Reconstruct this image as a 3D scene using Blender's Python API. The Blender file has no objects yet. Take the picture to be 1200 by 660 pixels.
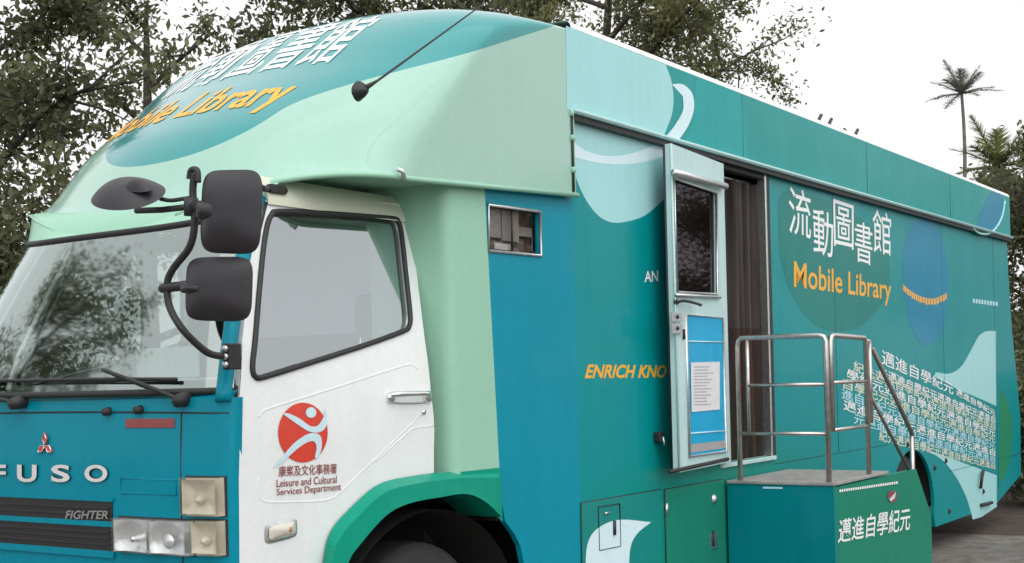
import bpy, bmesh, math, random
import numpy as np
from mathutils import Vector, Matrix
from mathutils.geometry import tessellate_polygon
random.seed(7)
R = math.radians
SC = bpy.context.scene
COL = SC.collection
GZ = -0.12                      # ground level

# ------------------------------------------------------------------ camera
CF, CCX, CCY = 1565.9, 604.3, 447.35          # focal length and optical centre, pixels of a 1200 x 660 frame
yaw, pit, rol = 0.9776293, -0.0025850, -0.0260135
CPOS = Vector((-3.6309, -3.7273, 1.6200))
fw = Vector((math.sin(yaw)*math.cos(pit), math.cos(yaw)*math.cos(pit), math.sin(pit)))
rt = fw.cross(Vector((0, 0, 1))).normalized()
up = rt.cross(fw)
rt, up = rt*math.cos(rol)+up*math.sin(rol), -rt*math.sin(rol)+up*math.cos(rol)
cam = bpy.data.objects.new('camera', bpy.data.cameras.new('camera'))
COL.objects.link(cam)
M3 = Matrix((rt, up, -fw)).transposed()
cam.matrix_world = Matrix.Translation(CPOS) @ M3.to_4x4()
cam.data.sensor_width = 36.0
cam.data.lens = CF/1200*36
cam.data.shift_x = -(CCX-600)/1200
cam.data.shift_y = (CCY-330)/1200
cam.data.clip_end = 2000
cam.data.clip_start = 0.05
SC.camera = cam

def ray(px, py):
    return rt*((px-CCX)/CF) - up*((py-CCY)/CF) + fw
def at(px, py, ax, val):
    """where a sight line meets the plane x, y or z = val (metres)"""
    i = 'XYZ'.index(ax); d = ray(px, py)
    return CPOS + d*((val-CPOS[i])/d[i])
def atp(px, py, p0, n):
    d = ray(px, py)
    return CPOS + d*((p0-CPOS).dot(n)/d.dot(n))

# ------------------------------------------------------------------ materials
def newmat(name):
    m = bpy.data.materials.new(name); m.use_nodes = True
    return m, m.node_tree.nodes, m.node_tree.links, m.node_tree.nodes['Principled BSDF']
def tex_coord(N, L, scale=1.0, stretch=None):
    tc = N.new('ShaderNodeTexCoord'); mp = N.new('ShaderNodeMapping')
    mp.inputs['Scale'].default_value = stretch or (scale, scale, scale)
    L.new(tc.outputs['Object'], mp.inputs['Vector'])
    return mp.outputs['Vector']
def noise(N, L, vec, scale, detail=4, rough=.55):
    n = N.new('ShaderNodeTexNoise'); n.inputs['Scale'].default_value = scale
    n.inputs['Detail'].default_value = detail; n.inputs['Roughness'].default_value = rough
    L.new(vec, n.inputs['Vector']); return n.outputs['Fac']
def ramp(N, L, fac, stops, interp='LINEAR'):
    r = N.new('ShaderNodeValToRGB'); r.color_ramp.interpolation = interp
    e = r.color_ramp.elements
    while len(e) < len(stops): e.new(.5)
    for k, (p, c) in enumerate(stops):
        e[k].position = p; e[k].color = (*c, 1) if len(c) == 3 else c
    L.new(fac, r.inputs['Fac']); return r.outputs['Color']
def mixc(N, L, fac, a, b, mode='MIX'):
    m = N.new('ShaderNodeMix'); m.data_type = 'RGBA'; m.blend_type = mode
    for sock, v in ((m.inputs[0], fac), (m.inputs[6], a), (m.inputs[7], b)):
        if isinstance(v, (int, float)): sock.default_value = v
        elif isinstance(v, tuple): sock.default_value = (*v, 1)
        else: L.new(v, sock)
    return m.outputs[2]
def math_(N, L, op, a, b=0.0, c=None):
    m = N.new('ShaderNodeMath'); m.operation = op
    for sock, v in zip(m.inputs, (a, b) if c is None else (a, b, c)):
        if isinstance(v, (int, float)): sock.default_value = v
        else: L.new(v, sock)
    return m.outputs[0]
def wear(N, L, B, color, dirt=.25, bump=.015, rough=.3, coat=.10, spec=.12):
    """road film, rain streaks, slight panel waviness and uneven gloss on a coloured coat"""
    B.inputs['Specular IOR Level'].default_value = spec
    v = tex_coord(N, L)
    n1 = noise(N, L, v, 1.7, 6); n2 = noise(N, L, v, 38, 4)
    vs = tex_coord(N, L, stretch=(11, 11, .8)); n3 = noise(N, L, vs, 1.3, 5)
    f = math_(N, L, 'MULTIPLY', ramp(N, L, math_(N, L, 'MULTIPLY', n1, n3), [(.18, (0, 0, 0)), (.42, (1, 1, 1))]), dirt)
    col = mixc(N, L, f, color, (.66, .68, .62), 'MULTIPLY')
    g = ramp(N, L, n2, [(.30, (.95, .95, .95)), (.7, (1.03, 1.03, 1.03))]); col = mixc(N, L, .6, col, g, 'MULTIPLY')
    L.new(col, B.inputs['Base Color'])
    L.new(math_(N, L, 'MULTIPLY_ADD', n1, .18, rough-.06), B.inputs['Roughness'])
    B.inputs['Coat Weight'].default_value = coat; B.inputs['Coat Roughness'].default_value = .06
    if bump:
        b = N.new('ShaderNodeBump'); b.inputs['Strength'].default_value = bump; b.inputs['Distance'].default_value = .3
        L.new(noise(N, L, v, 2.2, 2), b.inputs['Height']); L.new(b.outputs['Normal'], B.inputs['Normal'])
        L.new(b.outputs['Normal'], B.inputs['Coat Normal'])
def paint(name, color, **k):
    m, N, L, B = newmat(name); wear(N, L, B, color, **k); return m
def plain(name, color, rough=.6, metal=0.0, var=.15, scale=30, bump=0.0):
    m, N, L, B = newmat(name); v = tex_coord(N, L); n = noise(N, L, v, scale, 5)
    d = tuple(c*(1-var) for c in color); l = tuple(min(1, c*(1+var)) for c in color)
    L.new(ramp(N, L, n, [(.3, d), (.7, l)]), B.inputs['Base Color'])
    L.new(math_(N, L, 'MULTIPLY_ADD', n, .2, rough-.1), B.inputs['Roughness'])
    B.inputs['Metallic'].default_value = metal
    if bump:
        b = N.new('ShaderNodeBump'); b.inputs['Strength'].default_value = bump; b.inputs['Distance'].default_value = .02
        L.new(n, b.inputs['Height']); L.new(b.outputs['Normal'], B.inputs['Normal'])
    return m
def glass(name, tint, refl=.12, gloss=(.95, .97, .97), rough=.02):
    """thin glazing: what lies behind shows through the tint, the surroundings mirror in it"""
    m, N, L, B = newmat(name); N.remove(B); out = N['Material Output']
    t = N.new('ShaderNodeBsdfTransparent'); t.inputs['Color'].default_value = (*tint, 1)
    g = N.new('ShaderNodeBsdfGlossy'); g.inputs['Color'].default_value = (*gloss, 1); g.inputs['Roughness'].default_value = rough
    lw = N.new('ShaderNodeLayerWeight'); lw.inputs['Blend'].default_value = .5
    f = math_(N, L, 'MINIMUM', math_(N, L, 'MULTIPLY_ADD', math_(N, L, 'POWER', lw.outputs['Facing'], 4.0), .9, .04+refl), 1.0)
    mx = N.new('ShaderNodeMixShader'); L.new(f, mx.inputs[0]); L.new(t.outputs[0], mx.inputs[1]); L.new(g.outputs[0], mx.inputs[2])
    L.new(mx.outputs[0], out.inputs['Surface']); return m

M = {}
BLUE, TEAL, GREEN, MINT = (.0005, .265, .37), (.001, .265, .285), (.004, .245, .145), (.36, .58, .45)
PALE = (.37, .69, .71)
M['blue'] = paint('blue_cab_paint', (.0005, .235, .325))
M['white'] = paint('white_paint', (.77, .80, .80), dirt=.15, bump=.006)
M['cream'] = paint('cream_paint', (.62, .64, .52), dirt=.3)
M['mint'] = paint('mint_green_paint', (.31, .56, .43), dirt=.10)
M['green'] = paint('green_paint', (.002, .29, .195))
M['pale'] = paint('pale_aqua_film', PALE, dirt=.15)
M['paler'] = paint('paler_aqua_film', (.66, .84, .90), dirt=.15)
M['ellipse'] = paint('sky_blue_film', (.006, .225, .37))
M['dgreen'] = paint('dark_green_film', (.001, .205, .185))
M['tealup'] = paint('teal_band_film', (.001, .295, .29))
M['tealsheen'] = paint('bright_teal_reflection', (.001, .335, .335))
M['rgreen'] = paint('leaf_green_film', (.02, .25, .13))
M['cyan'] = paint('cyan_panel', (.004, .38, .66), dirt=.15)
M['doorpaint'] = paint('aqua_door_paint', (.50, .70, .70), dirt=.3)
M['letter_white'] = plain('white_lettering', (.86, .88, .88), .4, var=.05)
M['letter_orange'] = plain('orange_lettering', (.85, .42, .03), .4, var=.06)
M['letter_red'] = plain('dark_red_lettering', (.25, .05, .05), .4, var=.06)
M['letter_sand'] = plain('sand_lettering', (.70, .74, .60), .45, var=.06)
M['letter_blue'] = plain('light_blue_lettering', (.46, .74, .84), .45, var=.06)
M['red'] = plain('red_emblem_film', (.62, .045, .02), .35, var=.06)
M['limb'] = plain('pale_blue_emblem_film', (.55, .72, .80), .35, var=.05)
M['black'] = plain('black_rubber', (.018, .019, .02), .55, var=.2)
M['plastic'] = plain('dark_grey_plastic', (.024, .022, .027), .5, var=.18, scale=14, bump=.05)
M['dark'] = plain('dark_underbody', (.014, .014, .014), .8)
M['tyre'] = plain('tyre_rubber', (.022, .022, .023), .8, var=.25)
M['chrome'] = plain('chrome', (.78, .79, .80), .16, 1.0, var=.04)
M['bright'] = plain('bright_chrome_letter', (.86, .87, .88), .3, .55, var=.05)
M['steel'] = plain('brushed_steel_tube', (.56, .53, .50), .34, 1.0, var=.15, scale=18)
M['alu'] = plain('aluminium_trim', (.62, .64, .64), .38, 1.0, var=.12)
M['deck'] = plain('worn_grey_deck', (.30, .29, .28), .75, var=.25, scale=12)
M['paper'] = plain('printed_paper', (.72, .72, .74), .7, var=.06)
M['ink'] = plain('grey_print', (.42, .43, .46), .7, var=.1)
M['seat'] = plain('grey_seat_cloth', (.022, .022, .024), .85)
M['dash'] = plain('grey_dashboard', (.05, .055, .055), .7)
M['liner'] = plain('pale_headlining', (.72, .73, .71), .8, var=.08, scale=3)
M['board'] = plain('grey_board', (.36, .35, .35), .6, var=.1)
M['brownbox'] = plain('brown_cardboard', (.16, .11, .08), .8, var=.2, scale=6)
M['brown'] = plain('dark_brown_panel', (.03, .022, .02), .6, var=.25, scale=4)
M['lamp'] = plain('lamp_reflector', (.88, .88, .88), .20, .6, var=.06, scale=40, bump=.15)
def lens_mat(name, color):
    m, N, L, B = newmat(name); v = tex_coord(N, L); n = noise(N, L, v, 14, 2)
    L.new(ramp(N, L, n, [(.3, tuple(c*.72 for c in color)), (.7, color)]), B.inputs['Base Color']); B.inputs['Roughness'].default_value = .12
    B.inputs['Coat Weight'].default_value = 1.0; B.inputs['Coat Roughness'].default_value = .03
    return m
M['amber'] = lens_mat('beige_lamp_lens', (.72, .68, .58)); M['clear'] = lens_mat('cream_lamp_lens', (.74, .70, .60))
M['orange'] = plain('orange_bulb', (.42, .22, .10), .3)
M['windshield'] = glass('windscreen_glass', (.60, .70, .66), .34, (.82, .92, .90), .05)
M['sideglass'] = glass('tinted_side_glass', (.80, .84, .85), .34, (.90, .95, .98), .03)
M['darkglass'] = glass('smoked_glass', (.30, .26, .28), -.01, (.42, .38, .42))
M['boxglass'] = glass('clear_small_glass', (.75, .72, .70), .02)
M['amberglass'] = glass('cream_lens_glass', (.95, .94, .89), .10, (1, .98, .95), .04)
M['lampglass'] = glass('lamp_cover_glass', (.92, .93, .93), .06)

def livery_wall():
    m, N, L, B = newmat('printed_wall_livery')
    sp = N.new('ShaderNodeSeparateXYZ'); tc = N.new('ShaderNodeTexCoord'); L.new(tc.outputs['Object'], sp.inputs[0])
    X, Z = sp.outputs[0], sp.outputs[2]
    # printed zones: blue behind the cab, teal along the body, green along the lower middle and at the tail
    g = math_(N, L, 'ADD', Z, math_(N, L, 'MULTIPLY', math_(N, L, 'ABSOLUTE', math_(N, L, 'SUBTRACT', X, 4.2)), .30))
    c = ramp(N, L, math_(N, L, 'MULTIPLY', g, .5), [(.36, GREEN), (.80, TEAL)])
    c = mixc(N, L, ramp(N, L, math_(N, L, 'MULTIPLY_ADD', X, .5, -.75), [(.485, (1, 1, 1)), (.505, (0, 0, 0))]), c, BLUE)
    wear(N, L, B, c); return m
M['wall'] = livery_wall(); M['seam'] = plain('dark_seam_sealer', (.004, .07, .075), .6)

def livery_nose():
    m, N, L, B = newmat('printed_nose_livery')
    sp = N.new('ShaderNodeSeparateXYZ'); tc = N.new('ShaderNodeTexCoord'); L.new(tc.outputs['Object'], sp.inputs[0])
    X, Y, Z = sp.outputs
    line = math_(N, L, 'SMOOTH_MIN', math_(N, L, 'MULTIPLY_ADD', X, .80, 2.203), math_(N, L, 'MULTIPLY_ADD', X, .55, 2.42), .04)
    line = math_(N, L, 'SMOOTH_MIN', line, math_(N, L, 'MULTIPLY_ADD', X, .37, 2.604), .06)
    f = math_(N, L, 'GREATER_THAN', Z, line)
    c = mixc(N, L, f, (.31, .53, .44), (.001, .26, .27))
    wear(N, L, B, c, dirt=.10, rough=.18, coat=.6, spec=.4); return m

# ------------------------------------------------------------------ mesh building
class MB:
    def __init__(s): s.v, s.f, s.m, s.s, s.mats = [], [], [], [], []
    def mi(s, mat):
        mat = M[mat] if isinstance(mat, str) else mat
        if mat not in s.mats: s.mats.append(mat)
        return s.mats.index(mat)
    def add(s, vs, fs, mat, smooth=False):
        o = len(s.v); k = s.mi(mat); s.v += [tuple(v) for v in vs]
        for f in fs: s.f.append(tuple(i+o for i in f)); s.m.append(k); s.s.append(smooth)
    def bm(s, b, mat, smooth=False):
        b.verts.index_update()
        s.add([v.co[:] for v in b.verts], [[v.index for v in f.verts] for f in b.faces], mat, smooth); b.free()
    def box(s, a, b, mat, bev=0.0, seg=2, mx=None):
        m = bmesh.new(); bmesh.ops.create_cube(m, size=1)
        a, b = Vector(a), Vector(b); c = (a+b)/2; d = b-a
        for v in m.verts: v.co = Vector((v.co.x*abs(d.x), v.co.y*abs(d.y), v.co.z*abs(d.z)))
        if bev: bmesh.ops.bevel(m, geom=m.edges[:], offset=bev, segments=seg, profile=.5, affect='EDGES')
        for v in m.verts: v.co = (mx @ (v.co+c)) if mx else v.co+c
        s.bm(m, mat, False)
    def poly(s, pts, mat, holes=()):
        loops = [[Vector(p) for p in pts]]+[[Vector(p) for p in h] for h in holes]
        flat = [p for l in loops for p in l]
        tri = tessellate_polygon(loops); n = len(flat)
        s.add(flat, [t for t in tri if len(set(t)) == 3], mat)
    def slab(s, pts, off, mat, holes=(), back=True):
        """a sheet of the outline pts, with thickness off"""
        off = Vector(off); s.poly(pts, mat, holes)
        if back: s.poly([Vector(p)+off for p in pts], mat, [[Vector(p)+off for p in h] for h in holes])
        for l in [pts]+list(holes):
            n = len(l); vs = [Vector(p) for p in l]+[Vector(p)+off for p in l]
            s.add(vs, [(i, (i+1) % n, n+(i+1) % n, n+i) for i in range(n)], mat)
    def grid(s, fn, nu, nv, mat, smooth=True):
        vs = [fn(i/nu, j/nv) for i in range(nu+1) for j in range(nv+1)]; w = nv+1
        s.add(vs, [(i*w+j, (i+1)*w+j, (i+1)*w+j+1, i*w+j+1) for i in range(nu) for j in range(nv)], mat, smooth)
    def tube(s, pts, r, mat, seg=10, closed=False, flat=None):
        pts = [Vector(p) for p in pts]; n = len(pts); rs = r if isinstance(r, (list, tuple)) else [r]*n
        vs, fs = [], []; prev = None
        for i in range(n):
            a = pts[(i-1) % n] if closed or i else pts[0]; b = pts[(i+1) % n] if closed or i < n-1 else pts[-1]
            t = (b-a).normalized() if (b-a).length > 1e-9 else Vector((0, 0, 1))
            if prev is None:
                prev = t.orthogonal().normalized()
            u = (prev-t*prev.dot(t)); u = u.normalized() if u.length > 1e-6 else t.orthogonal().normalized()
            prev = u; w = t.cross(u)
            for k in range(seg):
                q = 2*math.pi*k/seg; vs.append(pts[i]+(u*math.cos(q)+w*math.sin(q))*rs[i])
        m = n if closed else n-1
        for i in range(m):
            for k in range(seg):
                fs.append((i*seg+k, i*seg+(k+1) % seg, ((i+1) % n)*seg+(k+1) % seg, ((i+1) % n)*seg+k))
        if not closed: fs += [tuple(range(seg))[::-1], tuple((n-1)*seg+k for k in range(seg))]
        s.add(vs, fs, mat, True)
    def lathe(s, prof, org, axis, mat, seg=40, smooth=True):
        axis = Vector(axis).normalized(); u = axis.orthogonal().normalized(); w = axis.cross(u); org = Vector(org)
        vs = [org+axis*h+(u*math.cos(2*math.pi*k/seg)+w*math.sin(2*math.pi*k/seg))*r for r, h in prof for k in range(seg)]
        n = len(prof)
        s.add(vs, [(i*seg+k, i*seg+(k+1) % seg, (i+1)*seg+(k+1) % seg, (i+1)*seg+k) for i in range(n-1) for k in range(seg)], mat, smooth)
    def dome(s, c, u, v, nrm, depth, mat, k=4, rings=8, seg=40, back=None, flatk=2.0):
        """rounded-rectangle shell swelling along nrm, flat back"""
        c, u, v, nrm = Vector(c), Vector(u), Vector(v), Vector(nrm)
        vs = []
        for i in range(rings+1):
            t = i/rings; sc = 1-t*.96; h = (1-(1-t)**flatk)*depth
            for q in range(seg):
                a = 2*math.pi*q/seg; ca, sa = math.cos(a), math.sin(a)
                kk = k+(2.2-k)*t*.7
                x = math.copysign(abs(ca)**(2/kk), ca); y = math.copysign(abs(sa)**(2/kk), sa)
                vs.append(c+u*x*sc+v*y*sc+nrm*h)
        s.add(vs, [(i*seg+q, i*seg+(q+1) % seg, (i+1)*seg+(q+1) % seg, (i+1)*seg+q) for i in range(rings) for q in range(seg)]
              + [tuple(rings*seg+q for q in range(seg))], mat, True)
        s.add(vs[:seg], [tuple(range(seg))], back or mat)
    def text(s, string, fn, mat, bold=.02, shear=0.0):
        """lettering: fn maps (0..1, 0..1) of the word's box on to the surface"""
        vs, fs = glyphs(string, bold, shear)
        s.add([fn(x, y) for x, y in vs], fs, mat)
    def build(s, name, parent=None, label=None):
        me = bpy.data.meshes.new(name); me.from_pydata(s.v, [], s.f); me.update()
        for m in s.mats: me.materials.append(m)
        me.polygons.foreach_set('material_index', s.m); me.polygons.foreach_set('use_smooth', s.s)
        o = bpy.data.objects.new(name, me); COL.objects.link(o)
        if parent is not None:
            o.parent = parent; o.matrix_parent_inverse = Matrix.Translation(base_of(parent)).inverted()
        if label: o['label'] = label
        return o
def wmat(o):
    m = Matrix.Translation(o.location)
    return m if o.parent is None else wmat(o.parent) @ o.matrix_parent_inverse @ m
def base_of(o): return wmat(o).translation
GL = {}
def glyphs(string, bold, shear):
    key = (string, bold, shear)
    if key not in GL:
        c = bpy.data.curves.new('lettering', 'FONT'); c.body = string; c.offset = bold; c.resolution_u = 4; c.shear = shear
        o = bpy.data.objects.new('lettering', c); COL.objects.link(o)
        me = bpy.data.meshes.new_from_object(o.evaluated_get(bpy.context.evaluated_depsgraph_get()))
        vs = [(v.co.x, v.co.y) for v in me.vertices]; fs = [tuple(p.vertices) for p in me.polygons]
        bpy.data.objects.remove(o); bpy.data.curves.remove(c); bpy.data.meshes.remove(me)
        xs = [v[0] for v in vs]; ys = [v[1] for v in vs]
        x0, x1, y0, y1 = min(xs), max(xs), min(ys), max(ys)
        GL[key] = ([((x-x0)/(x1-x0), (y-y0)/(y1-y0)) for x, y in vs], fs)
    return GL[key]
def smooth(pts, n=8, closed=True):
    p = [Vector(q) for q in pts]; N_ = len(p); out = []
    for i in range(N_ if closed else N_-1):
        a, b = p[i], p[(i+1) % N_]
        pm = p[(i-1) % N_] if closed or i else a; pn = p[(i+2) % N_] if closed or i+2 < N_ else b
        for k in range(n):
            t = k/n
            out.append(.5*((2*a)+(b-pm)*t+(2*pm-5*a+4*b-pn)*t*t+(3*a-pm-3*b+pn)*t**3))
    if not closed: out.append(p[-1])
    return out
def sm2(pts, n=8, closed=True):
    return [(q.x, q.y) for q in smooth([(a, b, 0) for a, b in pts], n, closed)]
def quad(c, lift=0.0, ax='Y', val=0.0):
    """box of lettering given by its corners TL TR BR BL on a plane"""
    tl, tr, br, bl = [at(x, y, ax, val) for x, y in c]
    d = {'Y': Vector((0, -lift, 0)), 'X': Vector((-lift, 0, 0))}[ax]
    return lambda x, y: (bl*(1-x)+br*x)*(1-y)+(tl*(1-x)+tr*x)*y+d
def tag(o, label=None, cat=None, group=None, kind=None):
    for k, v in (('label', label), ('category', cat), ('group', group), ('kind', kind)):
        if v: o[k] = v
    return o
def empty(name, loc):
    o = bpy.data.objects.new(name, None); COL.objects.link(o); o.location = loc; o.empty_display_size = .3
    return o
V = Vector

# ================================================================== THE TRUCK
truck = tag(empty('library_truck', (5.8, 1.1, GZ)), 'teal and mint green truck with a mobile library body, white cab door and rounded nose', 'truck')
CY = 1.1                               # centre line
def sgp(x, p): return math.copysign(abs(x)**p, x)
def plan(th, xf, D, hw, k):
    """plan curve of the cab: th -90..90 degrees, from the near side round the front to the far side"""
    return xf+D*(1-abs(math.cos(th))**(2/k)), CY+hw*sgp(math.sin(th), 2/k)
def lerp(a, b, t): return a+(b-a)*t
BELT = 1.575
def cabx(y, z):
    """front skin position at y"""
    v = min(.9999, abs(y-CY)/1.06); xf = -.05+max(0, (z-1.3))*.06
    return xf+.10*(1-(1-v**4)**.25)

# ---- cab shell: front skin, pillars, roof rim, floor and rear wall
b = MB()
def front(u, w):
    th = (u-.5)*math.pi; z = lerp(.55, BELT, w); xf = -.05+max(0, (z-1.3))*.06
    x, y = plan(th, xf, .10, 1.06, 4); return (x, y, z)
b.grid(front, 72, 8, 'blue')
for sd in (0, 1):                      # sills and inner sides, windscreen pillars
    yy = (lambda y: y) if sd == 0 else (lambda y: 2*CY-y)
    if sd == 0: b.tube(smooth([(-.005, yy(.075), 1.56), (.09, yy(.12), 1.83), (.23, yy(.19), 2.12), (.41, yy(.27), 2.40)], 6, False), .032, 'blue', 10)
    b.slab([(.045, yy(.085), .55), (.46, yy(.085), .55), (.46, yy(.085), .80), (.045, yy(.085), .80)], (0, .05*(1-2*sd), 0), 'blue')
# pale roof
for sd in (0, 1):
    yy = (lambda y: y) if sd == 0 else (lambda y: 2*CY-y)
    b.grid(lambda u, w: (lerp(.42 if sd == 0 else .80, 1.33, u), yy(lerp(.222, .30, w*w)), lerp(2.372, 2.50, w)), 6, 4, 'cream')
b.box((.66, .40, 2.44), (1.55, 1.80, 2.48), 'liner', .01)
b.box((1.55, .20, 1.87), (1.58, 2.0, 2.50), 'liner', .005); b.box((1.50, .20, 1.12), (1.58, 2.0, 1.87), 'dash', .01)
b.box((.0, .14, .60), (.46, 2.06, .74), 'dark', .01); b.box((.46, .14, 1.10), (1.56, 2.06, 1.14), 'dark', .01)
b.grid(lambda u, w: (lerp(cabx(lerp(.05, 2.0, u), BELT), .05, w), lerp(.05, 2.0, u), BELT+.028*w), 40, 3, 'blue')
# vertical seams between bonnet panel and corner panels
for y in (.283, 2*CY-.283):
    b.tube([(cabx(y, z)-.0005, y, z) for z in (.60, .9, 1.2, 1.45, 1.52)], .004, 'black', 6)
b.tube([(cabx(y, 1.515)-.0005, y, 1.515+.012*math.cos((y-CY)*1.5)) for y in np.linspace(.06, 2.14, 40)], .0035, 'black', 6)
cab = b.build('cab_shell', truck)

def fpt(px, py, lift=.0):
    """front-skin point under a sight line"""
    q = at(px, py, 'X', -.045)
    for _ in range(3): q = at(px, py, 'X', cabx(q.y, q.z))
    return V((cabx(q.y, q.z)-lift, q.y, q.z))
def fpatch(mb, y0, y1, z0, z1, lift, mat, n=8):
    mb.grid(lambda u, w: (cabx(lerp(y0, y1, u), lerp(z0, z1, w))-lift, lerp(y0, y1, u), lerp(z0, z1, w)), n, 2, mat)
def fpanel(mb, y0, y1, z0, z1, lift, mat, r=.012):
    """a raised panel following the front skin, with sides"""
    fpatch(mb, y0, y1, z0, z1, lift, mat)
    ring = [(y0, z0), (lerp(y0, y1, .5), z0), (y1, z0), (y1, z1), (lerp(y0, y1, .5), z1), (y0, z1)]
    n = len(ring); A = [V((cabx(y, z)-lift, y, z)) for y, z in ring]; Bk = [V((cabx(y, z)+.01, y, z)) for y, z in ring]
    mb.add(A+Bk, [(i, (i+1) % n, n+(i+1) % n, n+i) for i in range(n)], mat)

# chrome letters spaced along the bonnet, maker's three-blade emblem, small badge, recess
for ch, x0, x1 in (('F', -10, 9), ('U', 22, 45), ('S', 62, 84), ('O', 101, 128)):
    b = MB()
    q = [fpt(x0, 544.5, .0), fpt(x1, 544.5), fpt(x1, 565), fpt(x0, 565)]
    for lf, mt, bo in ((.004, 'black', .05), (.009, 'bright', .028)):
        b.text(ch, lambda x, y, q=q, lf=lf: (q[3]*(1-x)+q[2]*x)*(1-y)+(q[0]*(1-x)+q[1]*x)*y+V((-lf, 0, 0)), mt, bo)
    b.build('chrome_letter', cab)
b = MB(); c = fpt(55, 522, 0)
for a in (90, 210, 330):
    d = V((0, -math.cos(R(a)), math.sin(R(a)))); n = V((0, -d.z, d.y)) ; r = .055
    pts = [c, c+d*r*.52+n*r*.26, c+d*r, c+d*r*.52-n*r*.26]
    b.slab([p+V((-.012, 0, 0)) for p in pts], (.008, 0, 0), 'red'); b.tube([p+V((-.012, 0, 0)) for p in pts], .0035, 'chrome', 6, True)
b.build('bonnet_emblem', cab)
b = MB(); q0, q1 = fpt(148, 492), fpt(205, 500)
fpanel(b, q1.y, q0.y, q1.z-.004, q0.z+.004, .004, 'letter_red')
b.text('TURBO', lambda x, y: V((0, lerp(q0.y-.02, q1.y+.02, x), lerp(q1.z+.004, q0.z-.004, y)))+V((cabx(q0.y, q0.z)-.0055, 0, 0)), 'black', .02) if False else None
b.build('bonnet_badge', cab)
b = MB(); q0, q1 = fpt(142, 561), fpt(207, 580)
b.tube([(cabx(y, z)-.0005, y, z) for y, z in ((q0.y, q0.z), (q1.y, q0.z), (q1.y, q1.z), (q0.y, q1.z))], .004, 'blue', 6, True)
fpatch(b, q1.y, q0.y, q1.z, q0.z, .0015, 'blue', 4)
b.build('bonnet_recess', cab)
# grille with slats and lettering
g = MB(); A = fpt(132, 587); Bq = fpt(132, 655); yl, yr = 2*CY-A.y, A.y
def slot(z0, z1): fpanel(g, yr, yl, z0, z1, .006, 'black')
zt = A.z
slot(zt-.085, zt-.003); slot(zt-.205, zt-.105)
fpanel(g, yr-.01, yl+.01, zt-.106, zt-.084, .012, 'blue'); fpanel(g, yr-.01, yl+.01, zt-.003, zt+.012, .010, 'blue')
fpanel(g, yr-.01, yl+.01, zt-.232, zt-.204, .012, 'blue')
for z in (zt-.03, zt-.057, zt-.128, zt-.152, zt-.178): fpanel(g, yr+.01, yl-.01, z-.004, z+.004, .012, 'plastic')
q = [fpt(80, 598), fpt(130, 598), fpt(130, 608), fpt(80, 608)]
g.text('FIGHTER', lambda x, y: (q[3]*(1-x)+q[2]*x)*(1-y)+(q[0]*(1-x)+q[1]*x)*y+V((-.016, 0, 0)), 'chrome', .02, .25)
g.build('grille', truck)
# headlights and corner lamps, both sides
def lamps(sd):
    mir = (lambda y: y) if sd == 0 else (lambda y: 2*CY-y)
    a0, a1 = fpt(140, 606), fpt(229, 650)
    h = MB(); y0, y1, z0, z1 = a1.y, a0.y, a1.z-.003, a0.z
    def pan(mb, y0, y1, z0, z1, l, m):
        ya, yb = sorted((mir(y0), mir(y1))); fpanel(mb, ya, yb, z0, z1, l, m)
    pan(h, y0-.006, y1+.006, z0-.006, z1+.006, .004, 'black'); pan(h, y0, y1, z0, z1, .007, 'lamp')
    for f0, f1 in ((.03, .485), (.515, .97)):
        ya, yb = mir(lerp(y0, y1, f0)), mir(lerp(y0, y1, f1)); za, zb_ = z0+.005, z1-.005
        def bowl(u, w):
            y, z = lerp(ya, yb, u), lerp(za, zb_, w); r2 = ((u-.5)*2)**2+((w-.38)*1.7)**2
            return (cabx(y, z)-.012-.030*min(1, r2**1.1), y, z)
        h.grid(bowl, 20, 20, 'lamp')
        yc, zc = (ya+yb)/2, lerp(za, zb_, .38); x = cabx(yc, zc)
        h.lathe([(.012, -.012), (.012, -.032), (.001, -.036)], (x, yc, zc), (1, 0, 0), 'chrome', 14); h.lathe([(.03, -.03), (.026, -.036), (.001, -.038)], (x, yc, zc), (1, 0, 0), 'lamp', 16) if f0 < .1 else None
        yq = mir(lerp(y0, y1, f1)); h.box((cabx(yq, z0)-.042, yq-.003, z0), (cabx(yq, z0)-.006, yq+.003, z1), 'board')
    lens = MB(); pan(lens, y0, y1, z0, z1, .046, 'lampglass')
    o = h.build('headlight', truck); lens.build('lens', o)
    c0, c1 = fpt(219, 559), fpt(267, 604); d0, d1 = fpt(230, 608), fpt(268, 650)
    def clamp_lamp(name, a, e, ya_, yb_, za_, zb_, mat, dark):
        k = MB(); pan(k, ya_-.012, yb_+.005, za_-.005, zb_+.005, .004, 'black'); pan(k, ya_-.004, yb_, za_, zb_, .007, mat)
        def dish(u, w):
            y, z = mir(lerp(ya_+.008, yb_-.008, u)), lerp(za_+.008, zb_-.008, w); r = max(abs(u-.5)*2, abs(w-.5)*2)
            return (cabx(y, z)-.010-.026*r**2.2, y, z)
        k.grid(dish, 16, 16, dark)
        yb2 = mir(lerp(ya_, yb_, .5)); zb2 = lerp(za_, zb_, .42); k.lathe([(.017, -.010), (.019, -.028), (.012, -.040), (.001, -.043)], (cabx(yb2, zb2), yb2, zb2), (1, 0, 0), dark, 16)
        o = k.build(name, truck); g = MB(); pan(g, ya_-.004, yb_, za_, zb_, .042, 'amberglass'); g.build('lens', o)
    clamp_lamp('corner_lamp', 0, 0, c1.y, c0.y, c1.z, c0.z, 'amber', 'amber')
    clamp_lamp('side_lamp', 0, 0, d1.y, d0.y, d1.z, d0.z-.004, 'clear', 'clear')
lamps(0); lamps(1)
b = MB()
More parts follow.
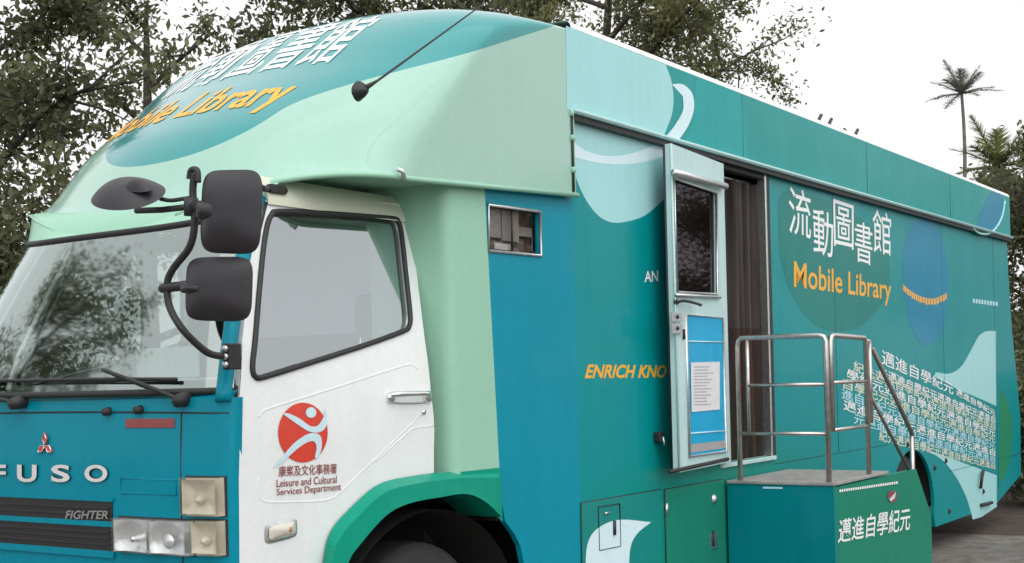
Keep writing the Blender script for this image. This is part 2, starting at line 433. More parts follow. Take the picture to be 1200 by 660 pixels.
b.grid(lambda u, w: (plan((u-.5)*math.pi, -.13+.02*w, .16, 1.09, 4)[0], plan((u-.5)*math.pi, 0, .1, 1.09, 4)[1], lerp(.42, .86, w)), 48, 4, 'blue')
b.grid(lambda u, w: (lerp(-.11, -.03, w)+.1*(1-abs(math.cos((u-.5)*math.pi))**.5), CY+1.09*sgp(math.sin((u-.5)*math.pi), .5), .86), 48, 2, 'blue')
b.build('front_bumper', truck)

# ---- windscreen
WB = lambda th: plan(th, -.045, .16 if th < 0 else .42, 1.02, 3.0)
WT = lambda th: plan(th, .255, .20 if th < 0 else .50, .86, 2.6)
def wsc(u, w, l=0.0):
    th = (u-.5)*math.pi*.93
    xb, yb = WB(th); xt, yt = WT(th)
    return V((lerp(xb, xt, w)-.02*math.sin(math.pi*w)-l, lerp(yb, yt, w), lerp(1.60, 2.30+.09*(1-math.cos(th))**1.3, w)))
b = MB(); b.grid(lambda u, w: wsc(u, w), 48, 12, 'windshield')
ws = b.build('windscreen', truck)
b = MB(); n = 40
ringp = [wsc(i/n, 0) for i in range(n+1)]+[wsc(1, i/10) for i in range(1, 11)]+[wsc(1-i/n, 1) for i in range(1, n+1)]+[wsc(0, 1-i/10) for i in range(1, 10)]
b.tube(ringp, .015, 'black', 8, True)
b.build('rubber_seal', ws)
b = MB(); b.tube([wsc(1, w)+V((.02, .02, 0)) for w in np.linspace(0, 1, 10)], .03, 'white', 8); b.build('windscreen_pillar', truck)
def wiper(up_, piv, tip, b0, b1):
    w = MB()
    w.tube(smooth([wsc(*piv, .03), wsc(lerp(piv[0], tip[0], .5), lerp(piv[1], tip[1], .5), .05), wsc(*tip, .03)], 6, False), .009, 'black', 8)
    w.tube([wsc(lerp(b0[0], b1[0], t), lerp(b0[1], b1[1], t), .022) for t in np.linspace(0, 1, 14)], .008, 'black', 8)
    w.lathe([(.001, -.045), (.024, -.04), (.03, .0), (.03, .03)], wsc(*piv, .01), (1, 0, .2), 'black', 18)
    w.build('wiper', ws)
wiper(0, (.22, -.04), (.42, .14), (.24, .07), (.62, .10))
wiper(0, (.52, -.04), (.75, .13), (.56, .06), (.93, .09))
for px in (128, 165):
    b = MB(); q = fpt(px, 480+(px % 3), 0); b.lathe([(.001, -.03), (.016, -.028), (.018, .0), (.018, .02)], q, (1, 0, .1), 'black', 14)
    b.build('wiper_spindle', ws)

# ---- cab interior
it = MB()
it.grid(lambda u, w: (lerp(.02, .48, w)+.06*(1-abs(math.cos((u-.5)*math.pi))), lerp(.16, 2.04, u), 1.60+.05*math.sin(w*math.pi)-.05*w), 20, 8, 'dash')
it.box((.44, .16, 1.0), (.52, 2.04, 1.57), 'dash', .02)
it.box((.30, .95, 1.55), (.46, 1.45, 1.66), 'dash', .03)
it.build('dashboard', truck)
it = MB(); it.box((.10, .34, 1.645), (.30, .82, 1.648), 'paper'); it.box((.13, .36, 1.649), (.33, .60, 1.655), 'paper')
it.box((.26, .50, 1.66), (.275, .88, 1.79), 'paper', .004)
it.build('dashboard_papers', truck)
it = MB(); cw = V((.62, .62, 1.62)); ax = V((-.75, 0, .66)).normalized(); u = V((0, 1, 0)); w = ax.cross(u)
it.tube([cw+(u*math.cos(a)+w*math.sin(a))*.215 for a in np.linspace(0, 2*math.pi, 40)[:-1]], .016, 'black', 10, True)
for a in (20, 160, 270): it.tube([cw-ax*.03, cw+(u*math.cos(R(a))+w*math.sin(R(a)))*.21], .012, 'black', 8)
it.lathe([(.001, .0), (.06, -.005), (.065, -.04), (.03, -.06), (.03, -.4)], cw, ax, 'black', 24)
it.build('steering_wheel', truck)
def seat(y):
    s = MB(); s.box((.80, y-.24, 1.14), (1.34, y+.24, 1.30), 'seat', .05, 3)
    s.box((1.22, y-.24, 1.22), (1.38, y+.24, 1.80), 'seat', .06, 3)
    o = s.build('seat', truck); h = MB(); h.box((1.34, y-.11, 1.85), (1.44, y+.11, 2.05), 'seat', .04, 3)
    for d in (-.05, .05): h.tube([(1.33, y+d, 1.76), (1.33, y+d, 1.86)], .008, 'chrome', 6)
    h.build('headrest', o)
seat(.47); seat(1.66)
it = MB(); it.slab([(.20, .115, 1.50), (1.25, .115, 1.50), (1.25, .145, 1.80), (.75, .145, 1.74), (.20, .14, 1.64)], (0, .05, 0), 'dash'); it.build('door_lining', truck)

# ---- cab doors (near one carries the emblem)
def dlean(z):
    """the door skin leans in towards the roof"""
    return .04+(0 if z < 1.35 else .25*(z-1.35)**2 if z < 1.85 else .0625+.25*(z-1.85))
def dsurf(px, py, out=0.0):
    """point of the near door skin under a sight line"""
    y = .06
    for _ in range(8): q = at(px, py, 'Y', y); y = dlean(q.z)
    return V((q.x, y-out, q.z))
def skin(mb, pts, mat, holes=(), off=0.0, mir=False):
    """outline in x, z cut into bands and bent on to the leaning door skin"""
    loops = [[Vector((p.x, 0, p.z)) for p in l] for l in [pts]+list(holes)]
    flat = [p for l in loops for p in l]; m = bmesh.new(); vs = [m.verts.new(p) for p in flat]
    for t in tessellate_polygon(loops):
        if len(set(t)) == 3:
            try: m.faces.new([vs[i] for i in t])
            except ValueError: pass
    for z in np.arange(1.35, 1.9, .05):
        bmesh.ops.bisect_plane(m, geom=m.verts[:]+m.edges[:]+m.faces[:], plane_co=(0, 0, float(z)), plane_no=(0, 0, 1), dist=1e-5)
    for v in m.verts:
        v.co.y = dlean(v.co.z)+off
        if mir: v.co.y = 2*CY-v.co.y
    bmesh.ops.recalc_face_normals(m, faces=m.faces[:])
    mb.bm(m, mat, True)
    for l in loops:
        n = len(l); sg = -1 if mir else 1; Yf = lambda z: (2*CY-dlean(z)-off) if mir else dlean(z)+off
        A = [V((p.x, Yf(p.z), p.z)) for p in l]; A += [p+V((0, .035*sg, 0)) for p in A]
        mb.add(A, [(i, (i+1) % n, n+(i+1) % n, n+i) for i in range(n)], mat)
belt_f, belt_r = (279, 452), (500, 452)
lowp = [(280, 470), (280, 560), (281, 680), (372, 680), (385, 640), (405, 606), (430, 580), (455, 566), (486, 558.5), (508.5, 554), (508.5, 530), (509, 505), (508, 485), (505, 462)]
low = [dsurf(x, y) for x, y in lowp]
upo = [(284, 400), (289, 345), (294, 300), (299, 262), (304, 243), (312, 235), (325, 232.5), (380, 233), (430, 236), (468, 239), (476, 241), (480, 250), (486, 300), (492, 350), (498, 400)]
upw = [(295, 430), (298, 400), (303, 340), (308, 290), (313, 262), (318, 252), (326, 248), (380, 250), (430, 253.5), (460, 256), (466, 260), (470, 275), (476, 330), (480, 368), (479, 382), (470, 389), (420, 407), (360, 426), (312, 441), (299, 442)]
upp = low[::-1]+[dsurf(x, y) for x, y in upo]
win = [dsurf(x, y) for x, y in upw]
def door(mir):
    f = (lambda p: V(p)) if not mir else (lambda p: V((p[0]+.42, 2*CY-p[1], p[2])))
    sgn = -1 if mir else 1
    d = MB()
    skin(d, [p+V((.42*mir, 0, 0)) for p in upp], 'white', [[p+V((.42*mir, 0, 0)) for p in win]], 0.0, mir)
    if not mir:
        rid = [([(303, 489), (309, 482), (322, 477), (400, 452.5), (470, 430), (483, 428), (490, 433)], .0045),
               ([(303, 560), (303.5, 580), (309, 587), (322, 588.5), (370, 587.5), (388, 584), (404, 572), (496, 484)], .0045),
               ([(440, 541), (476, 509), (486, 502), (508, 499)], .004)]
        for pts, r in rid: d.tube([dsurf(x, y, -.0088) for x, y in sm2(pts, 5, False)], .0105, 'white', 12)
        for pts in ([(279, 452), (280, 560), (281, 680)], [(504, 450), (505.5, 470), (509, 500), (509, 515), (508.5, 552)]):
            d.tube([dsurf(x, y, .001)+V((0, .008, 0)) for x, y in pts], .006, 'black', 6)
    o = d.build('cab_door', truck)
    g = MB(); g.poly([f(p)+V((0, .015*sgn, 0)) for p in win], 'sideglass'); gl = g.build('door_window', o)
    g = MB(); g.tube([f(p)+V((0, -.003*sgn, 0)) for p in smooth(win, 3)], .0125, 'black', 8, True); g.build('rubber_seal', gl)
    return o
nd = door(False); door(True)
h = MB()
hp = [dsurf(*p) for p in ((456, 466), (500, 465))]
for p, r in ((hp[0], .024), (hp[1], .028)): h.lathe([(r, .004), (r, -.012), (r*.8, -.02), (.001, -.022)], p, (0, 1, 0), 'chrome', 20)
h.tube(smooth([hp[0]+V((-.01, -.018, .012)), hp[0]+V((.06, -.042, .014)), hp[1]+V((-.06, -.042, .016)), hp[1]+V((.0, -.02, .012))], 6, False), .0125, 'chrome', 10)
h.tube(smooth([hp[0]+V((.0, -.0, -.02)), hp[0]+V((.08, -.004, -.026)), hp[1]+V((-.05, -.004, -.026)), hp[1]+V((0, 0, -.022))], 5, False), .006, 'alu', 8)
kq = dsurf(496, 483); h.lathe([(.012, .0), (.012, -.008), (.001, -.009)], kq, (0, 1, 0), 'chrome', 14)
h.build('door_handle', nd)
# marker lamp on the door
h = MB(); mq = [dsurf(x, y) for x, y in ((329, 622),)][0]
h.dome(mq+V((0, -.003, 0)), V((.092, 0, .006)), V((0, 0, .040)), V((0, -1, 0)), .012, 'alu', 5, 4, 32)
h.dome(mq+V((0, -.010, 0)), V((.076, 0, .005)), V((0, 0, .028)), V((0, -1, 0)), .016, 'clear', 5, 5, 32)
h.dome(mq+V((.03, -.014, .002)), V((.018, 0, 0)), V((0, 0, .016)), V((0, -1, 0)), .016, 'orange', 2.5, 4, 20)
h.build('marker_lamp', nd)
# emblem: red disc, pale leaping figure, two lines of English under Chinese
e = MB()
def dp(px, py, l): return dsurf(px, py, l)
disc = [(354.5+29*math.cos(a), 507+35*math.sin(a)) for a in np.linspace(0, 2*math.pi, 48)[:-1]]
e.poly([dp(x, y, .003) for x, y in disc], 'red')
e.poly([dp(363.5+6.2*math.cos(a), 483.5+6.2*math.sin(a), .005) for a in np.linspace(0, 2*math.pi, 24)[:-1]], 'limb')
e.poly([dp(x, y, .005) for x, y in sm2([(331, 485), (338, 485), (350, 490.5), (362, 499), (371, 499), (378, 489), (380, 478), (382.5, 490), (381, 500), (374, 506.5), (362, 506), (350, 499), (340, 492)], 4)], 'limb')
e.poly([dp(x, y, .005) for x, y in sm2([(319, 549), (330, 535), (343, 520), (357, 510), (368, 507.5), (375, 512), (376, 524), (372, 536), (368, 536), (370, 524), (366, 517), (356, 520), (344, 529), (331, 541)], 4)], 'limb')
def dquad(c, l=.004):
    tl, tr, br, bl = [dsurf(x, y, l) for x, y in c]
    return lambda x, y: (bl*(1-x)+br*x)*(1-y)+(tl*(1-x)+tr*x)*y
e.text('康樂及文化事務署', dquad([(326, 546), (394, 543), (394, 555), (326, 559)]), 'letter_red', .008)
e.text('Leisure and Cultural', dquad([(323.5, 562), (394, 557), (394, 566), (323.5, 571)]), 'letter_red', .006)
e.text('Services Department', dquad([(323.5, 573), (399, 566), (399, 577), (323.5, 583)]), 'letter_red', .006)
e.build('door_emblem', nd)

# ---- mirrors on their bent arm
XM = -.25
arm = MB()
def mp(px, py, x=XM): return at(px, py, 'X', x)
arm.tube(smooth([mp(228, 203), mp(226, 225), mp(228, 262), mp(222, 290), mp(203, 315), mp(196, 333), mp(199, 360), mp(214, 386), mp(236, 408, -.18), mp(250, 416, -.12), mp(268, 418, -.03)], 7, False), .0135, 'black', 12)
arm.tube(smooth([mp(222, 210), mp(224, 200), mp(231, 200), mp(232, 214)], 6, False), .012, 'black', 10)
arm.tube([mp(234, 241), mp(190, 246, -.22), mp(160, 247, -.2)], .012, 'black', 10)
arm.tube(smooth([mp(188, 233), mp(200, 235), mp(215, 233), mp(228, 231)], 5, False), .008, 'black', 10)
arm.tube([mp(222, 242), mp(258, 243)], .023, 'plastic', 12); arm.tube([mp(190, 338), mp(222, 334)], .018, 'plastic', 12)
arm.tube([mp(224, 232), mp(224, 253)], .026, 'plastic', 12)
bq = mp(268, 418, -.03)
arm.box(bq+V((-.025, -.03, -.05)), bq+V((.04, .01, .05)), 'black', .006)
for dz in (-.03, .0, .03): arm.lathe([(.012, 0), (.012, -.012), (.001, -.013)], bq+V((-.025, -.012, dz)), (1, 0, 0), 'alu', 10)
hq = dsurf(312, 222); arm.tube([hq+V((-.03, -.01, .0)), hq+V((.10, -.015, .002))], .014, 'black', 10); arm.box(hq+V((.0, -.03, -.015)), hq+V((.09, .0, .022)), 'black', .004)
arm.tube([mp(305, 218), hq+V((0, -.01, 0))], .008, 'black', 8)
ao = arm.build('mirror_arm', truck)
def mirror(name_c, corners, depth, k=5, nrm=(-1, -.12, 0)):
    tl, tr, br, bl = [mp(*c) for c in corners]; c = (tl+tr+br+bl)/4
    u = ((tr-tl)+(br-bl))/4; v = ((tl-bl)+(tr-br))/4; nrm = V(nrm).normalized()
    o = MB(); o.dome(c, u, v, nrm, depth, 'plastic', k, 10, 48, None, 2.6)
    o.dome(c, u, v, -nrm, .022, 'plastic', k, 3, 48, None, 2); o.dome(c-nrm*.012, u*.93, v*.93, -nrm, .012, 'chrome', k, 2, 40)
    return o, c, u, v, nrm
o, c, u, v, nr = mirror('', [(237, 199), (309, 199), (305, 298), (234, 297)], .055)
o.dome(c-u*.55+nr*.035, u*.42, v*.22, nr, .03, 'plastic', 4, 5, 24)
ob = o.build('mirror', truck, 'large upper mirror head')
o, c, u, v, nr = mirror('', [(219, 301), (297, 301), (295, 377), (216, 376)], .05)
o.dome(c-u*.6+nr*.03, u*.4, v*.16, nr, .028, 'plastic', 4, 5, 24)
o.build('mirror', truck, 'smaller lower mirror head')
r = MB(); c = mp(150, 229, -.27); u = (mp(188, 232, -.27)-mp(112, 226, -.27))/2; v = V((-.11, -.03, -.068))
r.dome(c, u, v, (-.5, -.12, .84), .06, 'plastic', 2.1, 10, 48, None, 2.2); r.dome(c, u*.97, v*.97, (.5, .12, -.84), .022, 'plastic', 2.1, 5, 48)
r.dome(c+u*.55+V((-.035, 0, .03)), u*.42, v*.3, (-.5, -.12, .84), .035, 'plastic', 2.5, 5, 24)
r.build('mirror', truck, 'round front-view mirror dish')

# ---- nose fairing over the cab
SY = -.04                                     # proud side layer
P0 = smooth([(.294, 0, 2.30), (.456, 0, 2.50), (.623, 0, 2.737), (.792, 0, 2.895), (1.15, 0, 3.151), (1.75, 0, 3.538), (2.46, 0, 3.522)], 14, False)
NP = len(P0)-1
NK = 2.144
XS = [1.04, 1.06, 1.09, 1.12, 1.16, 1.22, 1.33, 1.50, 1.74, 2.11, 2.46]          # where the rounded corner runs into the flat side
ZS = [2.525, 2.545, 2.575, 2.61, 2.67, 2.75, 2.87, 3.06, 3.28, 3.41, 3.46]
SIDE = smooth([(x, 0, z) for x, z in zip(XS, ZS)], 8, False)
def nose_raw(t, th, k=NK):
    i = min(NP-1, int(t*NP)); f = t*NP-i; p = P0[i].lerp(P0[i+1], f)
    a = t*80; i = min(79, int(a)); e = SIDE[i].lerp(SIDE[i+1], a-i)
    h = 1-abs(math.cos(th))**(2/k); g = (1-t)**3; hz = h*(1-g)+(1-math.exp(-6*h))/(1-math.exp(-6))*g
    return V((p.x+(e.x-p.x)*h, CY+1.14*sgp(math.sin(th), 2/k), p.z+(e.z-p.z)*hz))
NT, NV = 72, 72
NG = np.array([[nose_raw(i/NT, (j/NV-.5)*math.pi)[:] for j in range(NV+1)] for i in range(NT+1)])
for it_ in range(40):                          # fair the shell without shrinking it, border kept in the side planes
    w_ = .5 if it_ % 2 == 0 else -.52; G2 = NG.copy()
    G2[1:-1, 1:-1] += w_*(.25*(NG[:-2, 1:-1]+NG[2:, 1:-1]+NG[1:-1, :-2]+NG[1:-1, 2:])-NG[1:-1, 1:-1])
    for c in (0, -1): G2[1:-1, c] += w_*(.5*(NG[:-2, c]+NG[2:, c])-NG[1:-1, c])
    NG = G2
def nose(t, th):
    a = min(max(t, 0), 1)*NT; c = min(max(th/math.pi+.5, 0), 1)*NV; i, j = min(NT-1, int(a)), min(NV-1, int(c)); a -= i; c -= j
    return V((NG[i, j]*(1-a)+NG[i+1, j]*a)*(1-c)+(NG[i, j+1]*(1-a)+NG[i+1, j+1]*a)*c)
b = MB()
nm = livery_nose()
b.grid(lambda u, w: nose(u, (w-.5)*math.pi), NT, NV, nm)
for sd in (-1, 1):
    edge = [nose(i/NT, sd*math.pi/2) for i in range(NT+1)]; y = edge[0].y
    b.poly(edge+[V((2.46, y, 2.585)), V((1.6, y, 2.545))], nm)
under = [nose(0, (w-.5)*math.pi) for w in np.linspace(0, 1, NV+1)]
b.poly(under+[V((1.6, 2.24, 2.545)), V((2.46, 2.24, 2.585)), V((2.46, SY, 2.585)), V((1.6, SY, 2.545))], 'mint')
no = b.build('nose_fairing', truck)
hd = MB()
def header(u, w):
    p = wsc(u, 1.0); v = (p.y-CY)/1.14; th = math.asin(sgp(v, NK/2)); return p.lerp(nose(0, th)+V((.012, 0, .012)), w)
hd.grid(lambda u, w: header(u*.86, w), 48, 3, 'mint'); hd.build('windscreen_header', truck)
# lip along the lower edge, clips
b = MB()
lip = [nose(0, th)+V((.0, 0, -.008)) for th in np.linspace(-math.pi/2, math.pi/2, 60)]
b.tube([V((2.47, SY-.005, 2.585)), V((1.6, SY-.005, 2.543))]+lip[:24], .013, 'mint', 8)
b.build('drip_lip', no)
b = MB()
q = at(464, 207, 'Y', SY); b.tube(smooth([q+V((0, -.01, .03)), q+V((.01, -.03, .02)), q+V((.03, -.02, -.01))], 4, False), .011, 'alu', 8)
b.build('lip_clip', no)
# side seam where the nose meets the box
b = MB()
b.tube([V((2.43, SY-.002, 2.60)), V((2.43, SY-.002, 3.03))], .009, 'black', 6)
for z in (2.70, 2.87, 3.0): b.tube([V((2.43, SY-.004, z)), V((2.43, SY-.004, z+.03))], .014, 'mint', 8)
b.build('seam_strip', no)
# words on the nose: yellow English under white Chinese, reading across the curve
def nquad(t0, t1, y0, y1, l=.003):
    """band of the curved nose from profile t0 (bottom) to t1, from y0 (word start) to y1"""
    def fn(x, y):
        yy = lerp(y0, y1, x); v = max(-.999, min(.999, (yy-CY)/1.14)); th = math.asin(sgp(v, NK/2))
        p = nose(lerp(t0, t1, y), th); e = 1e-3
        du = nose(lerp(t0, t1, y)+e, th)-p; dv = nose(lerp(t0, t1, y), th+e)-p
        nn = du.cross(dv); nn = nn.normalized() if nn.length else V((0, 0, 1))
        if nn.x > 0 or nn.z < -.5: nn = -nn
        return p+nn*l
    return fn
b = MB()
b.text('Mobile Library', nquad(.485, .63, 1.95, .58), 'letter_orange', .02)
b.text('流動圖書館', nquad(.675, .81, 1.80, .56), 'letter_white', .008)
b.build('nose_lettering', no)
# antenna
b = MB(); q = at(420, 107, 'Y', SY); q2 = at(566, 5, 'Y', SY-.10)
b.dome(q, V((.035, 0, .03)), V((-.025, 0, .03)), V((0, -1, 0)), .05, 'black', 2.5, 5, 20)
b.tube([q+V((0, -.045, .01)), q.lerp(q2, .1)+V((0, -.03, 0)), q2], [.012, .006, .0035], 'black', 8)
b.build('antenna', truck)

# ---- green fairing pillar between door and box
b = MB()
pc = [(1.30, .42), (1.335, .22), (1.36, .10), (1.375, .03), (1.405, .003), (1.45, -.001), (1.70, -.001)]
def pil(u, w):
    i = min(len(pc)-2, int(u*(len(pc)-1))); f = u*(len(pc)-1)-i
    x, y = lerp(pc[i][0], pc[i+1][0], f), lerp(pc[i][1], pc[i+1][1], f)
    if u > .99: x = lerp(1.735, 1.668, w)
    return (x, y, lerp(1.175, 2.60, w))
b.grid(pil, 12, 1, 'mint'); 
b.poly([(1.30, .42, 1.175)]+[(x, y, 1.175) for x, y in pc]+[(1.70, .42, 1.175)], 'mint')
b.build('side_fairing', truck)

# ---- wheel-arch flare
b = MB()
fo = sm2([(372, 690), (378, 662), (387, 624), (413, 593), (445, 567), (485, 557.5), (515, 554), (545, 552), (585, 549)], 6, False)
fm = sm2([(381, 690), (388, 662), (398, 632), (421, 604), (452, 577), (487, 567), (515, 563), (545, 560), (585, 560)], 6, False)
fi = sm2([(403, 690), (409, 658), (424, 636), (453, 604), (480, 590), (515, 583), (547, 579), (569, 588), (588, 606)], 6, False)
A = [at(x, y, 'Y', .030) for x, y in fo]; Bm = [at(x, y, 'Y', -.035) for x, y in fm]; C = [at(x, y, 'Y', -.04) for x, y in fi]; D = [p+V((0, .25, 0)) for p in C]
rows = [A, Bm, C, D]; n = len(A)
b.grid(lambda u, w: rows[int(round(w*3))][int(round(u*(n-1)))], n-1, 3, 'green', False)
b.build('wheel_arch_flare', truck)
b = MB()
b.poly([at(x, y, 'Y', -.002) for x, y in [(540, 553), (586.5, 548), (589, 612), (570, 592), (547, 579)]], 'green')
b.build('arch_filler', truck)

# ---- lower side wall with door opening, small window and rear wheel opening
WY = 0.0
def wp(px, py, l=0.0): q = at(px, py, 'Y', WY); return V((q.x, WY-l, q.z))
b = MB()
rear = [(11.69, 3.05), (11.72, 2.6), (11.82, 2.0), (12.0, 1.4), (12.1, 1.0), (12.05, .38)]
x0 = 1.668
outer = [V((x0, WY, 2.63)), V((2.42, WY, 3.03)), V((11.69, WY, 3.03))]+[V((x, WY, z)) for x, z in rear[1:]]
outer += [V((10.9, WY, .14)), V((8.80, WY, .14))]
wcx, wcz, wr = 8.16, .36, .62
outer += [V((wcx+wr*math.cos(a), WY, max(.14, wcz+wr*.86*math.sin(a)))) for a in np.linspace(-.2, math.pi+.2, 26)]
outer += [V((7.5, WY, .30)), V((2.2, WY, .30)), V((1.99, WY, .55))]+[wp(x, y) for x, y in ((613.5, 658), (610, 640), (603, 626), (592, 611))]+[V((x0+.068, WY, 1.05))]
outer = [outer[0], V((2.42, WY, 2.66))]+outer[1:]
DX0, DX1, DZ0, DZ1 = 4.27, 5.07, 1.035, 2.985
SW = [wp(571, 240), wp(632, 248), wp(633, 300), wp(572, 294)]
dhole = [V((DX0, WY, DZ0)), V((DX1, WY, DZ0)), V((DX1, WY, DZ1)), V((DX0, WY, DZ1))]
b.slab(outer, (0, .03, 0), 'wall', [SW, dhole], back=False)
# far side wall, rear wall, floor
fy = 2.2
b.slab([V((1.705, fy, .3)), V((1.705, fy, 2.6)), V((2.47, fy, 3.5)), V((11.69, fy, 3.5)), V((12.05, fy, 1.2)), V((12.0, fy, .3))], (0, -.03, 0), 'wall')
b.grid(lambda u, w: (lerp(rear[::-1][min(5, int(w*5))][0], rear[::-1][min(5, int(w*5+.999))][0], 0)-.004, lerp(.0, fy, u), rear[::-1][int(round(w*5))][1]), 2, 5, 'tealup', False)
b.box((1.75, .04, .92), (11.9, 2.16, .99), 'dark')
wall = MB
def decal(pts, lift, mat, n=6, sm=True): 
    b.poly([wp(x, y, lift) for x, y in (sm2(pts, n) if sm else pts)], mat)
# big pale bubble below the rail with brighter band
b.poly([wp(x, y, .0008) for x, y in [(667, 137), (780, 169), (780, 232)]+sm2([(768, 243), (755, 253), (738, 259), (718, 261), (700, 252), (684, 230), (673, 203), (669, 186)], 4, False)], 'pale')
b.poly([wp(x, y, .0016) for x, y in sm2([(668.5, 164), (685, 176), (710, 183), (740, 180), (779, 165)], 4, False)+sm2([(779, 183), (755, 190), (725, 193), (695, 190), (668.8, 183)], 4, False)], 'paler')
# dark green disc behind the words, blue ellipse, pale swoosh, lower pale arc, tail green
decal([(918, 225), (960, 232), (1003, 252), (1035, 283), (1043, 320), (1036, 352), (1012, 380), (985, 389), (955, 380), (930, 350), (916, 310), (912, 262)], .0008, 'dgreen')
decal([(1066, 268), (1076, 257), (1090, 258), (1102, 275), (1110, 310), (1111, 350), (1106, 385), (1094, 403), (1083, 405), (1070, 388), (1061, 358), (1058, 320), (1060, 290)], .0008, 'ellipse')
b.poly([wp(x, y, .0008) for x, y in sm2([(1096, 436), (1112, 438), (1126, 430), (1137, 412), (1147, 394), (1156, 388)], 5, False)+[(1167, 388), (1167.5, 476)]+sm2([(1150, 468), (1120, 455), (1096, 441)], 4, False)], 'pale')
b.poly([wp(x, y, .0008) for x, y in sm2([(1083, 526), (1105, 540), (1122, 562), (1133, 585), (1140, 609)], 5, False)+[(1150, 606), (1168, 594), (1168, 557), (1130, 543)]], 'pale')
b.poly([wp(x, y, .0012) for x, y in sm2([(1172, 455), (1180, 470), (1186, 500), (1184, 535), (1176, 562), (1170, 560)], 4, False)], 'rgreen')
b.poly([wp(x, y, .0008) for x, y in sm2([(1036, 412), (1080, 431), (1120, 456), (1166, 479)], 3, False)+[(1168, 557), (1120, 540), (1060, 515), (1000, 496), (985, 470), (1000, 440)]], M['tealsheen']) if False else None
# ornament text block
base_ = '邁進自學紀元'
for k in range(9):
    xa = (1030, 1012, 1000, 992, 988, 986, 988, 1000, 1030)[k]; f = (1030-xa)/137
    yl, yr_ = 411+k*11.6, 481+k*7.7; ya = yl-(yr_-yl)*f*.9
    hl, hr = (12.6, 7.8)
    n = 15+(k % 3); tx = ''.join(base_[(q+k*5) % 6] for q in range(n))
    mt = ('letter_white', 'letter_white', 'letter_sand', 'letter_white', 'letter_sand', 'letter_blue', 'letter_white', 'letter_blue', 'letter_sand')[k]
    xe = 1166
    if k == 0:                                   # the first line starts with six larger characters
        b.text(base_, quad([(1033, 409), (1117, 450), (1117, 463), (1033, 427)], .0022), 'letter_white', .006)
        xa, ya, hl, tx = 1120, 454, 8.6, base_
    if k == 1: xa, ya = 1030, ya+(yr_-yl)*.16+4
    b.text(tx, quad([(xa, ya), (xe, yr_), (xe, yr_+hr), (xa, ya+hl)], .0022), mt, .010)
# main words
for ch, (xa, ya, xb, yb, xc, yc, xd, yd) in zip('流動圖書館', ((924, 217, 950, 226, 950, 281, 924, 273), (952, 243, 976, 251, 976, 303, 953, 297), (976, 233, 1000, 241, 1000, 293, 977, 288), (1001, 258, 1022, 264, 1022, 312, 1002, 306), (1022, 244, 1044, 251, 1044, 300, 1023, 296))):
    b.text(ch, quad([(xa, ya), (xb, yb), (xc, yc), (xd, yd)], .0022), 'letter_white', .003)
b.text('Mobile Library', quad([(930, 306), (1044, 328), (1044, 359), (930, 346)], .0022), 'letter_orange', .012)
b.text('ENRICH KNOWLEDGE', quad([(686, 427), (875, 428), (875, 442), (685, 443)], .0012), 'letter_orange', .02, .3) if False else None
b.text('ENRICH KNO', quad([(686, 427), (781, 428), (781, 443), (685, 443.5)], .0012), 'letter_orange', .03, .25)
b.text('AN', quad([(755, 318), (771, 317), (771, 330), (755, 331)], .0012), 'letter_white', .015)
for k in range(9):                               # small unreadable print: rows of short strokes
    t = k/9; x = lerp(1140, 1170, t); b.poly([wp(*p, .0012) for p in ((x, 350+t*4), (x+2.2, 350.4+t*4), (x+2.2, 355.4+t*4), (x, 355+t*4))], 'letter_blue')
arc = sm2([(1058, 333), (1066, 340), (1078, 347), (1094, 350), (1110, 343)], 5, False)
for k in range(0, len(arc)-1):
    (xa, ya), (xb, yb) = arc[k], arc[k+1]; xm, ym = lerp(xa, xb, .72), lerp(ya, yb, .72)
    b.poly([wp(*p, .0016) for p in ((xa, ya), (xm, ym), (xm, ym+8-(k % 3)), (xa, ya+8-(k % 2)))], 'letter_orange')
ln = [((1003, 500), (1045, 508))]
for x_, za, zb_ in ((11.08, .30, 3.0), (6.35, .98, 3.0), (9.2, .98, 3.0)): b.tube([(x_, .0012, za), (x_, .0012, zb_)], .0035, 'seam', 6)
b.tube([(9.25, .0012, .62), (12.05, .0012, .62)], .0035, 'seam', 6); b.tube([(5.1, .0012, .975), (7.5, .0012, .975)], .0035, 'seam', 6)
body = b.build('body_wall', truck)
# upper layer above the rail, roof
b = MB()
UY = -.04
b.slab([V((2.46, UY, 3.035)), V((2.46, UY, 3.475)), V((11.68, UY, 3.475)), V((11.69, UY, 3.035))], (0, .05, 0), 'tealup')
prof = [(UY, 3.475), (UY+.006, 3.497), (UY+.02, 3.512), (UY+.045, 3.519), (1.1, 3.54), (2.2, 3.519), (2.24, 3.475), (2.24, 3.035)]
b.grid(lambda u, w: (lerp(2.45, 11.68, u), *prof[int(round(w*(len(prof)-1)))]), 2, len(prof)-1, 'white', True)
b.poly([V((11.68, y, z)) for y, z in prof]+[V((11.68, UY, 3.035))], 'tealup')
def up_(pts, lift, mat): b.poly([V((q.x, UY-lift, min(3.474, q.z))) for q in (at(x, y, 'Y', UY) for x, y in pts)], mat)
q0 = at(700, 300, 'Y', UY)
up_([(663, 30), (780, 76)]+sm2([(786, 92), (789, 112), (787, 135), (776, 163)], 4, False)+[(664, 128)], .0010, 'pale')
up_(sm2([(787, 99), (800, 99), (811, 110), (813, 128), (806, 148), (793, 167)], 4, False)+[(778, 163)]+sm2([(790, 148), (800, 130), (800, 113)], 4, False), .0018, 'paler')
up_([(872, 113), (1178, 230), (1178, 279), (893, 199), (877, 165)], .0008, 'tealsheen') if False else None
up_([(815, 90), (868, 110), (876, 195), (800, 170), (813, 140)], .0008, 'tealsheen')  # lighter panel: a reflection painted into the band's colour
